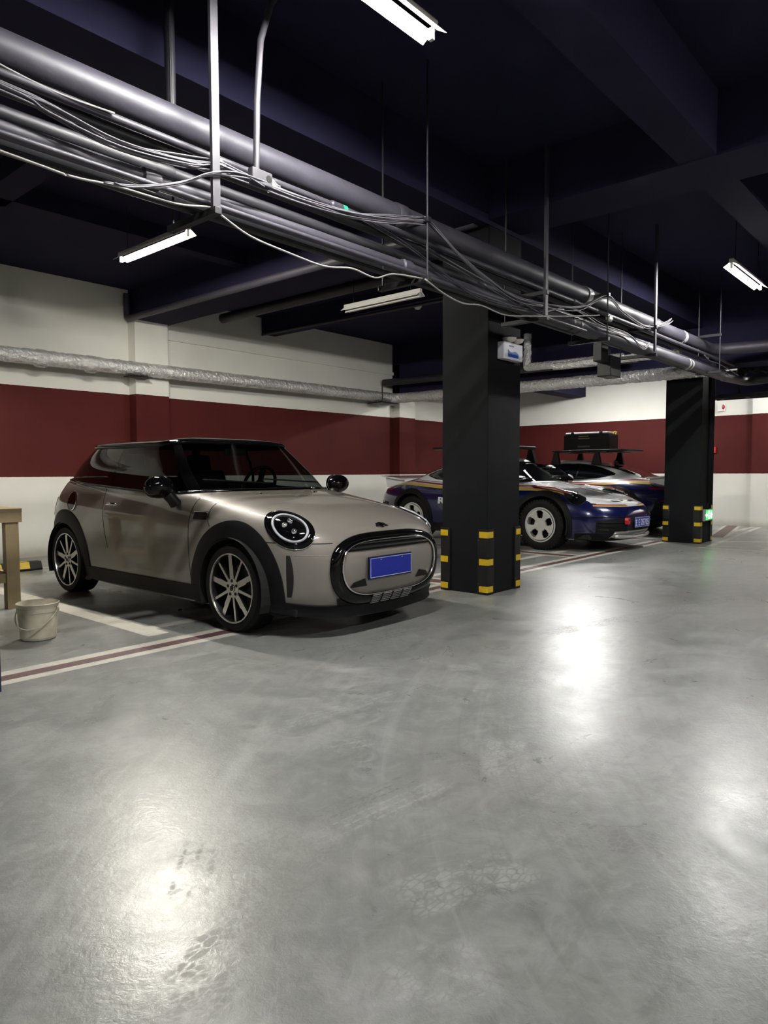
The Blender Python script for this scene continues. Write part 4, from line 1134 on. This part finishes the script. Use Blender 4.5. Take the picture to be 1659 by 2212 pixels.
    for sg in (-1, 1):
        win(sg, 'window_seal', 1.49, 3.33, M_BLACKM, .014, .002)
        win(sg, 'door_glass', 1.52, 2.62, M_GLASSB, 0, .005)
        win(sg, 'quarter_glass', 2.65, 3.30, M_GLASSB, 0, .005)
        # livery stripes
        for (nm, a, b, mt) in (('red_stripe', .020, .042, M_SRED), ('white_pinline', .012, .020, M_CWHITE), ('gold_stripe', -.032, .012, M_SGOLD)):
            patch(lambda u, v: skin.side(.62 + 3.42 * u, zline(.62 + 3.42 * u) + a + (b - a) * v, sg, .2), 90, 2, .0025, nm, mt, car, 0, angle=0)
        for (ya, za, r), fr_ in zip(AR, (True, False)):
            def f(u, v, ya=ya, za=za, fr_=fr_):
                a = math.radians(-22 + 224 * u); rad = .392 + (.070 + .012 * math.sin(a)) * v
                y = ya + rad * math.cos(a); z = max(.19, za + rad * math.sin(a))
                return skin.side(min(max(y, .35), 4.36), z, sg, .22)
            patch(f, 44, 4, lambda u, v: .022 * (1 - .45 * v ** 2), 'arch_cladding', M_CLAD, car, skirt=.06)
        patch(lambda u, v: skin.side(1.42 + 1.66 * u, .17 + .12 * v, sg, .22), 24, 4, lambda u, v: .022 - .006 * v, 'sill_cladding', M_CLAD, car, skirt=.05)
        seam(lambda t: skin.side(1.62 - .03 * math.sin(3 * t), .34 + .55 * t, sg), 16, .0028, 'door_seam', M_VOID, car)
        seam(lambda t: skin.side(2.72 + .10 * (1 - t) ** 2, .34 + .56 * t, sg), 16, .0028, 'door_seam', M_VOID, car)
        P, n = skin.side(2.55, .72, sg)
        MB().box((P.x - .01, 2.46, .705), (P.x + .01, 2.66, .725)).build('door_handle', M_CBLUE, car, bevel=.004)
        patch(lambda u, v: skin.side(4.0 + .13 * u, .865 - .05 * u + .012 * v, sg), 5, 2, .003, 'quarter_vent', M_BLACKM, car, 0)
        # mirrors
        m_ = MB().ellipsoid((sg * .955, 1.66, .985), (.105, .06, .068), 22, 12).build('mirror', M_CWHITE, car, smooth=True, angle=0)
        MB().tube([(sg * .80, 1.66, .90), (sg * .88, 1.66, .95)], [.03, .025], 8).build('mirror_foot', M_BLACKM, m_, smooth=True)
        # headlight
        C = Vector((sg * .672, .60, .795)); nrm = Vector((sg * .42, -.62, .66)).normalized()
        e1 = Vector((0, 0, 1)).cross(nrm).normalized(); e2 = nrm.cross(e1).normalized()
        if e2.z < 0: e2 = -e2
        def hl(u, r):
            a = 2 * PI * u
            h_ = skin.ray(C + nrm * .6 + e1 * (.130 * r * math.cos(a)) + e2 * (.205 * r * math.sin(a)), -nrm)
            return (h_[0], nrm) if h_ else (C, nrm)
        ho = patch(lambda u, v: hl(u, v), 40, 6, lambda u, v: .006 + .018 * (1 - v * v), 'headlight', M_GLASSB, car, .0, angle=0)
        MB().tube([hl(u, 1.0)[0] + nrm * .004 for u in np.linspace(0, 1, 41)[:-1]], .006, 6, closed=True).build('headlight_rim', M_BLACKM, ho, smooth=True)
        for (uu, q) in ((.06, .4), (.20, .42), (.56, .4), (.70, .42)): MB().ellipsoid(hl(uu, q)[0] + nrm * .022, (.016, .016, .014), 10, 6).build('led_point', M_CHROME, ho, smooth=True)
        # front intakes
        ik = patch(lambda u, v: skin.radial(sg * (math.radians(13) + math.radians(24) * u), .27 + (.20 - .03 * u) * v, 1.2), 12, 5, .004, 'air_intake', M_BLACKM, car, 0)
        for z in (.315, .365, .41):
            seam(lambda t: skin.radial(sg * (math.radians(14) + math.radians(22) * t), z, 1.2), 10, .006, 'intake_slat', M_CLAD, ik, .006)
        seam(lambda t: skin.radial(sg * (math.radians(14) + math.radians(44) * t), .485, 1.2), 14, .007, 'bumper_lip', M_CLAD, car, .004)
        patch(lambda u, v: skin.radial(sg * math.radians(50) * u, .165 + .095 * v, 1.2), 20, 3, .010, 'lower_valance', M_CLAD, car, .03)
        # nose louvres
        patch(lambda u, v: skin.top(sg * (.13 + .17 * u), .20 + .05 * v + .03 * u), 6, 3, .003, 'bonnet_louvre', M_VOID, car, 0)
        # bonnet stripes
        for (nm, xa, xb, mt) in (('bonnet_red', .30, .325, M_SRED), ('bonnet_gold', .335, .375, M_SGOLD)):
            patch(lambda u, v: skin.top(sg * (xa + (xb - xa) * v), .72 + .72 * u), 24, 2, .0025, nm, mt, car, 0, angle=0)
        # nose stripe below the lamp
        patch(lambda u, v: skin.radial(sg * (math.radians(8) + math.radians(30) * u), .628 + .016 * u + .012 * v, 1.2), 18, 2, .003, 'nose_red', M_SRED, car, 0)
        patch(lambda u, v: skin.radial(sg * (math.radians(8) + math.radians(30) * u), .612 + .016 * u + .016 * v, 1.2), 18, 2, .0025, 'nose_gold', M_SGOLD, car, 0)
        tl = patch(lambda u, v: skin.rear(sg * (.08 + .72 * u), .775 + .03 * v + .012 * u), 16, 3, .006, 'tail_strip', M_TAILR, car, 0)
        rb = patch(lambda u, v: skin.rear(sg * (.02 + .80 * u), .30 + (.30) * v), 16, 5, .008, 'rear_bumper', M_CLAD, car, 0)
        patch(lambda u, v: skin.rear(sg * (.30 + .48 * u), .585 + .02 * v), 10, 2, .012, 'rear_reflector', M_TAILR, rb, 0)
        MB().tube([(sg * .30, 4.45, .30), (sg * .30, 4.56, .30)], .05, 16).build('tail_pipe', M_SILVER, car, smooth=True)
    # wheels
    for (y, _, _) in AR:
        for sg in (-1, 1): wheel_rally(car, (sg * .885, y, .354), sg > 0)
        w_ = MB()
        for sg in (-1, 1):
            prof = [(sg * .87, .405), (sg * .50, .405), (sg * .50, .0)]; vs_ = []
            for k in range(25):
                a = PI * 1.2 * k / 24 - PI * .1
                for (x, r) in prof: vs_.append((x, y + r * math.cos(a), .355 + r * math.sin(a)))
            w_.add(vs_, [(k * 3 + i, k * 3 + i + 1, k * 3 + 4 + i, k * 3 + 3 + i) for k in range(24) for i in range(2)])
            w_.build('wheel_well', M_VOID, car); w_ = MB()
    MB().box((-.75, .35, .18), (.75, 4.3, .24)).build('underbody', M_VOID, car)
    # rear window, spoiler
    patch(lambda u, v: gskin.top(-.46 + .92 * u * 1.0, 2.98 + .80 * v) if True else None, 14, 12, .004, 'rear_window', M_GLASSB, car, 0, angle=0)
    sp = MB(); pts = []
    for k in range(17):
        x = -.70 + 1.40 * k / 16; q = 1 - (abs(x) / .70) ** 4 * .35
        pts.append([(x, 3.92, .990), (x, 4.10, 1.012), (x, 4.36 + .06 * q, 1.038), (x, 4.38 + .06 * q, 1.030), (x, 4.36 + .04 * q, 1.018), (x, 4.10, .985), (x, 3.92, .965)])
    sp.grid([r + [r[0]] for r in pts]); sp.add(pts[0], [tuple(range(7))]); sp.add(pts[-1], [tuple(range(7))[::-1]])
    spo = sp.build('spoiler', M_CWHITE, car, smooth=True, angle=30, weld=1e-5)
    for sg in (-1, 1): MB().prism([(3.92, .84), (4.32, .84), (4.36, 1.02), (3.95, .975)], 'x', sg * .60 - .03, sg * .60 + .03).build('spoiler_upright', M_CWHITE, spo, bevel=.006)
    # roof rack
    rk = link('roof_rack', None, car); rk.location = (0, 0, 1.47); rk.empty_display_size = .1
    outl = [(.56 * math.copysign(abs(math.cos(a)) ** .3, math.cos(a)), 2.69 + .75 * math.copysign(abs(math.sin(a)) ** .3, math.sin(a))) for a in np.linspace(0, 2 * PI, 49)[:-1]]
    MB().prism(outl, 'z', 0, .035).build('rack_platform', M_BLACKM, rk, bevel=.010)
    for y in (2.05, 2.4, 2.75, 3.1):
        MB().box((-.50, y, -.012), (.50, y + .05, .0)).build('rack_rib', M_CLAD, rk)
    for sg in (-1, 1):
        for y in (2.10, 2.92):
            h_ = gskin.side(y + .02, 1.25, sg, 0)[0]
            MB().prism([(y - .09, 1.235 - 1.47), (y + .10, 1.225 - 1.47), (y + .05, -.005), (y - .02, -.005)], 'x', sg * .52 - .035, sg * .52 + .035).build('rack_foot', M_BLACKM, rk, bevel=.008)
    MB().prism([(3.02, 1.27), (3.14, 1.24), (3.10, 1.30), (3.06, 1.31)], 'x', -.015, .015).build('antenna', M_BLACKM, car, bevel=.004)
    # front details
    MB().tube([skin.front(x, .26)[0] + Vector((0, -.02, -.04 - .02 * (1 - (x / .5) ** 2))) for x in np.linspace(-.5, .5, 21)], .024, 10).build('skid_bar', M_SILVER, car, smooth=True, angle=0)
    patch(lambda u, v: skin.front(-.5 + u, .20 + .09 * v), 16, 3, .012, 'skid_plate', M_SILVER, car, .03)
    patch(lambda u, v: skin.front(-.36 + .72 * u, .29 + .19 * v), 14, 4, .006, 'centre_intake', M_VOID, car, 0)
    for sx in (-.36,):
        hk = MB().prism([(sx - .028, .385), (sx + .028, .385), (sx + .032, .44), (sx + .02, .475), (sx - .02, .475), (sx - .032, .44)], 'y', -.035, .02).build('tow_hook', M_HOOKR, car, bevel=.006)
        MB().box((sx - .012, -.038, .43), (sx + .012, -.03, .455)).build('tow_eye', M_VOID, hk)
    pl = link('number_plate', None, car); pl.location = (0, -.045, .405); pl.empty_display_size = .05
    MB().box((-.22, -.002, -.07), (.22, .004, .07)).build('plate_sheet', M_PLATE, pl)
    e = MB()
    for (a, b_) in (((-.216, -.066), (.216, -.062)), ((-.216, .062), (.216, .066)), ((-.216, -.066), (-.212, .066)), ((.212, -.066), (.216, .066))): e.box((a[0], -.003, a[1]), (b_[0], -.001, b_[1]))
    e.build('plate_border', M_PLATEW, pl)
    v, f = text_mesh('E 05705', .125, .002); w_ = max(p[0] for p in v)
    MB().add([(-.12 + p[0] * .31 / w_, -.004, -.045 + p[1] * .98) for p in v], f).build('plate_text', M_PLATEW, pl)
    MB().box((-.185, -.004, -.045), (-.175, -.002, .045)).box((-.205, -.004, .02), (-.15, -.002, .03)).box((-.205, -.004, -.045), (-.15, -.002, -.035)).box((-.20, -.004, -.012), (-.155, -.002, -.004)).build('plate_mark', M_PLATEW, pl)
    patch(lambda u, v: skin.top(-.025 + .05 * u, .24 + .06 * v), 4, 4, .004, 'bonnet_crest', mat('crest', (.12, .03, .03), .3), car, 0)
    # door lettering
    v, f = text_mesh('Roughroads', .17, .007); w_ = max(p[0] for p in v)
    for sg in (-1, 1):
        vv = []
        for p in v:
            y = 2.90 - p[0] * 1.1 / w_ if sg < 0 else 1.80 + p[0] * 1.1 / w_
            P, n = skin.side(y, .605 + p[1] * .8, sg, .2); vv.append(P + n * .003)
        MB().add(vv, f).build('door_lettering', M_PLATEW, car, recalc=False)
    # wipers
    return car
def sports_loc(fx, fy, a, S, lx, ly):
    # world origin (nose) so that local (lx, ly) sits at fx, fy under rotation a
    c, s = math.cos(a), math.sin(a)
    return (fx - S * (c * lx - s * ly), fy - S * (s * lx + c * ly), 0)
SA = math.radians(-4.0); SS = 1.022
s1 = build_sports('white and blue striped sports car parked nose out behind the nearer pillar', sports_loc(9.0, 4.915, SA, SS, -.885, 1.03), SA, SS)
s2 = copy_tree(s1); SA2 = PI
s2.location = sports_loc(14.0, 5.12, SA2, SS, -.885, 3.48); s2.rotation_euler = (0, 0, SA2)
s2['label'] = 'white and blue striped sports car parked tail out beside the farther pillar'

# ------------------------------------------------------------------ things on and around the cars
cs = thing('tool_case', 'black hard case with pale lid strapped on the far car roof rack', 'case', (13.02, 6.02, 1.541), 0)
MB().box((-.21, -.47, 0), (.21, .47, .30)).build('case_body', mat('case_black', (.003, .003, .0035), .45, spec=.2), cs, bevel=.015)
MB().box((-.21, -.44, .302), (.21, .44, .345)).build('case_lid', mat('lid_grey', (.30, .29, .30), .5), cs, bevel=.02)
for y in (-.30, .28): MB().box((-.222, y - .03, .24), (-.20, y + .03, .35)).build('latch', M_BLACKM, cs, bevel=.004)
MB().box((-.215, -.05, .262), (-.209, .15, .272)).build('yellow_line', mat('case_yellow', (.40, .30, .04), .5), cs)
MB().box((-.215, -.07, .215), (-.209, .16, .230)).build('brand_strip', mat('case_ochre', (.14, .12, .06), .5), cs)
MB().box((-.215, -.08, .05), (-.209, .17, .085)).build('badge_plate', mat('case_grey', (.04, .04, .04), .4), cs)
MB().tube([(-.05, -.48, .30), (-.05, -.50, .34), (.05, -.50, .34), (.05, -.48, .30)], .012, 8).build('carry_handle', M_YELLOW, cs, smooth=True)

# wooden table at the left edge
M_WOOD = mat('pale_wood', (.30, .225, .115), .55, var=(.36, .275, .15), vscale=9, bump=.05)
tb = thing('table', 'pale wooden workbench cut off by the left edge', 'table', (2.30, 6.13, 0), 0)
MB().box((-1.25, -.045, .80), (.075, .75, .835)).build('table_top', M_WOOD, tb, bevel=.003)
MB().box((-1.25, -.045, .72), (.072, -.02, .80)).build('apron', M_WOOD, tb)
MB().box((.045, -.02, .72), (.07, .70, .80)).build('apron', M_WOOD, tb)
for (x, y) in ((.0, 0.0), (.0, .66), (-1.15, 0), (-1.15, .66)):
    MB().box((x - .05, y - .02, 0), (x + .055, y + .055, .80)).build('leg', M_WOOD, tb, bevel=.003)
MB().box((-1.15, -.005, .22), (-.05, .03, .30)).build('stretcher', M_WOOD, tb, bevel=.003)
MB().box((-.02, .03, .22), (.02, .66, .30)).build('stretcher', M_WOOD, tb, bevel=.003)
MB().box((-1.15, .62, .22), (-.05, .655, .30)).build('stretcher', M_WOOD, tb, bevel=.003)
ob = thing('wood_offcut', 'thin wooden offcut lying on the workbench', 'board', (2.05, 6.3, .8355))
MB().box((-.3, -.10, 0), (.16, .10, .018)).build('board', M_WOOD, ob, bevel=.003)

# bucket
M_BUCK = mat('bucket_plastic', (.60, .56, .46), .5, var=(.46, .41, .30), vscale=13, vdetail=8)
bk = thing('bucket', 'dirty white plastic bucket standing beside the workbench', 'bucket', (1.985, 4.875, 0))
prof = [(0.0, .004), (.105, .004), (.110, .012), (.119, .10), (.126, .19), (.131, .192), (.131, .215), (.127, .217), (.131, .235), (.136, .247), (.131, .250), (.127, .243), (.113, .02), (.0, .015)]
MB().lathe(prof, 'z', n=48).build('bucket_body', M_BUCK, bk, smooth=True, angle=40)
hd = []
for k in range(25):
    t = PI * k / 24; hd.append((-.135 * math.cos(t) * .76 + .0, -.135 * math.cos(t) * -.65 - .0, .205))
vx = Vector((.66, -.75, 0)); vo = Vector((-.75, -.66, 0))
hd = [vx * (-.136 * math.cos(t)) + vo * (.150 * math.sin(t)) + Vector((0, 0, .205 - .115 * math.sin(t))) for t in np.linspace(0, PI, 25)]
MB().tube(hd, .0045, 8).build('handle', M_BUCK, bk, smooth=True)
for sg in (-1, 1):
    p = vx * (sg * .134); MB().ellipsoid((p.x, p.y, .205), (.012, .012, .018), 10, 6).build('handle_lug', M_BUCK, bk, smooth=True)

# wheel stop
ws_ = thing('wheel_stop', 'black rubber wheel stop with yellow patches behind the workbench', 'wheel stop', (3.0, 8.43, 0))
MB().prism([(-.085, 0), (.085, 0), (.085, .02), (.05, .10), (-.05, .10), (-.085, .02)], 'x', -.52, .47).build('stop_body', M_RUBBER, ws_, bevel=.006)
for x in (-.40, -.10, .20):
    MB().add([(x, -.083, .0265), (x + .13, -.083, .0265), (x + .13, -.052, .0985), (x, -.052, .0985)], [(0, 1, 2, 3)]).add([(x, -.048, .1012), (x + .13, -.048, .1012), (x + .13, .048, .1012), (x, .048, .1012)], [(0, 1, 2, 3)]).build('yellow_patch', M_YELLOW, ws_)
# dark bin at the left edge
bn = thing('cabinet', 'dark blue steel cabinet edge at the far left of the picture', 'cabinet', (1.06, 3.93, 0))
MB().box((-.26, -.22, .03), (.265, .22, .86)).build('cabinet_body', mat('cabinet_blue', (.008, .012, .05), .4), bn, bevel=.006)
for (x, y) in ((-.22, -.18), (.22, -.18), (-.22, .18), (.22, .18)): MB().box((x - .02, y - .02, 0), (x + .02, y + .02, .032)).build('foot', M_RUBBER, bn)

# twin emergency lamp on the nearer pillar
em = thing('emergency_light', 'white twin head emergency light on the nearer pillar', 'emergency light', (5.68, 3.462, 2.15))
MB().box((-.165, -.075, 0), (.165, 0, .155)).build('lamp_case', mat('case_white', (.62, .62, .68), .4), em, bevel=.008)
for x in (-.055, .075):
    h_ = MB().lathe([(0, .02), (.05, .016), (.068, 0), (.055, -.025), (.02, -.04), (0, -.042)], 'z', (x, -.06, .195), 24).build('lamp_head', mat('head_white', (.55, .54, .46), .35), em, smooth=True, angle=50)
    MB().tube([(x, -.05, .155), (x, -.055, .165)], .014, 10).build('swivel', M_FIX, em)
wv = [(-.10 + .18 * t, .03) for t in (0, 1)]
poly = [(-.10, .022), (.085, .022), (.085, .055)] + [(.085 - .185 * t, .058 + .03 * t + .012 * math.sin(t * 2 * PI)) for t in np.linspace(.05, 1, 14)]
MB().prism(poly, 'y', -.0768, -.0752).build('blue_wave', mat('wave_blue', (.02, .07, .35), .4), em)
gl = MB()
for k, x in enumerate((-.085, -.068, -.050, -.030, -.012)): gl.box((x, -.0768, .115 + .002 * (k % 2)), (x + .012, -.0752, .128))
gl.build('maker_mark', mat('mark_grey', (.10, .10, .13), .5), em)
tag(MB().tube(smooth_path([(5.83, 3.44, 2.17), (5.90, 3.43, 2.18), (5.97, 3.46, 2.24), (5.99, 3.60, 2.33)]), .004, 6).build('lamp_wire', M_CABLEW, smooth=True), 'short white wire from the emergency light round the pillar', 'cable')
# exit sign on the farther pillar
M_GREEN = mat('exit_green', (.02, .5, .08), .4, emit=(.03, 1.0, .14), estr=.16)
M_GREENL = mat('exit_glyph', (.5, 1, .6), .4, emit=(.35, 1.0, .42), estr=.5)
ex = thing('exit_sign', 'small lit green exit sign with left arrow low on the farther pillar', 'sign', (11.62, 3.425, .345))
MB().box((-.20, -.03, 0), (.20, 0, .185)).build('sign_frame', mat('sign_steel', (.42, .41, .40), .4, metal=.3), ex, bevel=.004)
MB().box((-.135, -.033, .018), (.185, -.0305, .170)).build('sign_panel', M_GREEN, ex)
MB().prism([(-.155, .092), (-.10, .135), (-.10, .108), (-.055, .108), (-.055, .076), (-.10, .076), (-.10, .049)], 'y', -.037, -.0335).build('arrow', M_GREENL, ex)
gy = MB()
for (x0, x1, z0, z1) in ((-.03, .05, .142, .152), (.005, .015, .10, .165), (-.03, -.02, .12, .152), (.04, .05, .12, .152), (-.035, .055, .10, .112), (-.03, .05, .03, .040), (-.03, -.02, .03, .085), (.04, .05, .03, .085), (-.03, .05, .075, .085), (.005, .015, .04, .085)):
    gy.box((x0, -.037, z0), (x1, -.0335, z1))
gy.build('lettering', M_GREENL, ex)
fig = MB(); fig.ellipsoid((.135, -.036, .145), (.014, .003, .014), 10, 6)
fig.tube([(.13, -.036, .125), (.115, -.036, .085)], .010, 6).tube([(.115, -.036, .085), (.14, -.036, .06), (.13, -.036, .03)], .008, 6).tube([(.115, -.036, .085), (.095, -.036, .06), (.075, -.036, .055)], .008, 6).tube([(.13, -.036, .12), (.155, -.036, .10), (.165, -.036, .085)], .006, 6).tube([(.13, -.036, .12), (.10, -.036, .115), (.09, -.036, .095)], .006, 6)
fig.build('running_figure', M_GREENL, ex)
tag(MB().tube(smooth_path([(11.60, 3.41, .53), (11.585, 3.40, .58), (11.62, 3.41, .62), (11.66, 3.425, .60)]), .008, 8).build('sign_cable', M_BLACKM, smooth=True), 'black cable loop on top of the exit sign', 'cable')
for x in (11.70, 11.78, 11.86):
    tag(MB().tube([(x, 3.425, .6), (x, 3.425, 3.2)], .018, 10).build('riser_conduit', M_PILLAR, smooth=True), 'thin dark conduit running up the farther pillar', 'conduit', 'conduits up the farther pillar')
# small wall and ceiling devices
sd = thing('smoke_detector', 'white smoke detector under the beam left of the nearer pillar', 'smoke detector', (7.99, 6.35, 3.52))
MB().lathe([(0, -.06), (.035, -.058), (.05, -.03), (.06, -.028), (.06, 0), (0, 0)], 'z', n=24).build('detector_body', M_WHITE, sd, smooth=True, angle=40)
MB().lathe([(.036, -.052), (.047, -.035)], 'z', n=24).build('vent_ring', M_BLACKM, sd)
fa = thing('fire_alarm', 'small red fire alarm on the far wall right of the pillar', 'alarm', (XB - .001, 4.50, 1.50))
MB().box((-.05, -.06, 0), (0, .06, .13)).build('alarm_box', mat('alarm_red', (.45, .015, .02), .35), fa, bevel=.008)
MB().ellipsoid((-.052, .0, .065), (.01, .03, .03), 12, 8).build('alarm_lens', M_WHITE, fa, smooth=True)
fs2 = thing('wall_siren', 'small white siren with red mark high on the far wall', 'siren', (XB - .001, 4.36, 2.36))
MB().box((-.04, -.07, 0), (0, .07, .16)).build('siren_case', M_WHITE, fs2, bevel=.01)
MB().ellipsoid((-.042, -.05, .09), (.006, .03, .05), 12, 8).build('siren_mark', mat('alarm_red', (.45, .015, .02), .35), fs2, smooth=True)
wc = thing('ceiling_camera', 'small camera under the beam left of the farther pillar', 'camera', (11.45, 4.45, 2.72))
MB().box((-.05, -.05, -.07), (.05, .05, 0)).build('mount', M_RODD, wc, bevel=.006)
MB().ellipsoid((0, 0, -.09), (.045, .045, .04), 16, 10).build('dome', M_FIX, wc, smooth=True)
# small litter on the floor
def chip(c, r, label):
    b = MB().ellipsoid((c[0], c[1], r * .4), (r, r * .6, r * .4), 8, 5); tag(b.build('debris', M_RUBBER), label, 'debris', 'bits of debris on the floor')
chip((1.22, .60, 0), .012, 'dark leaf scrap on the floor at the lower right')
chip((3.15, 4.98, 0), .02, 'dark twig on the floor right of the bucket')
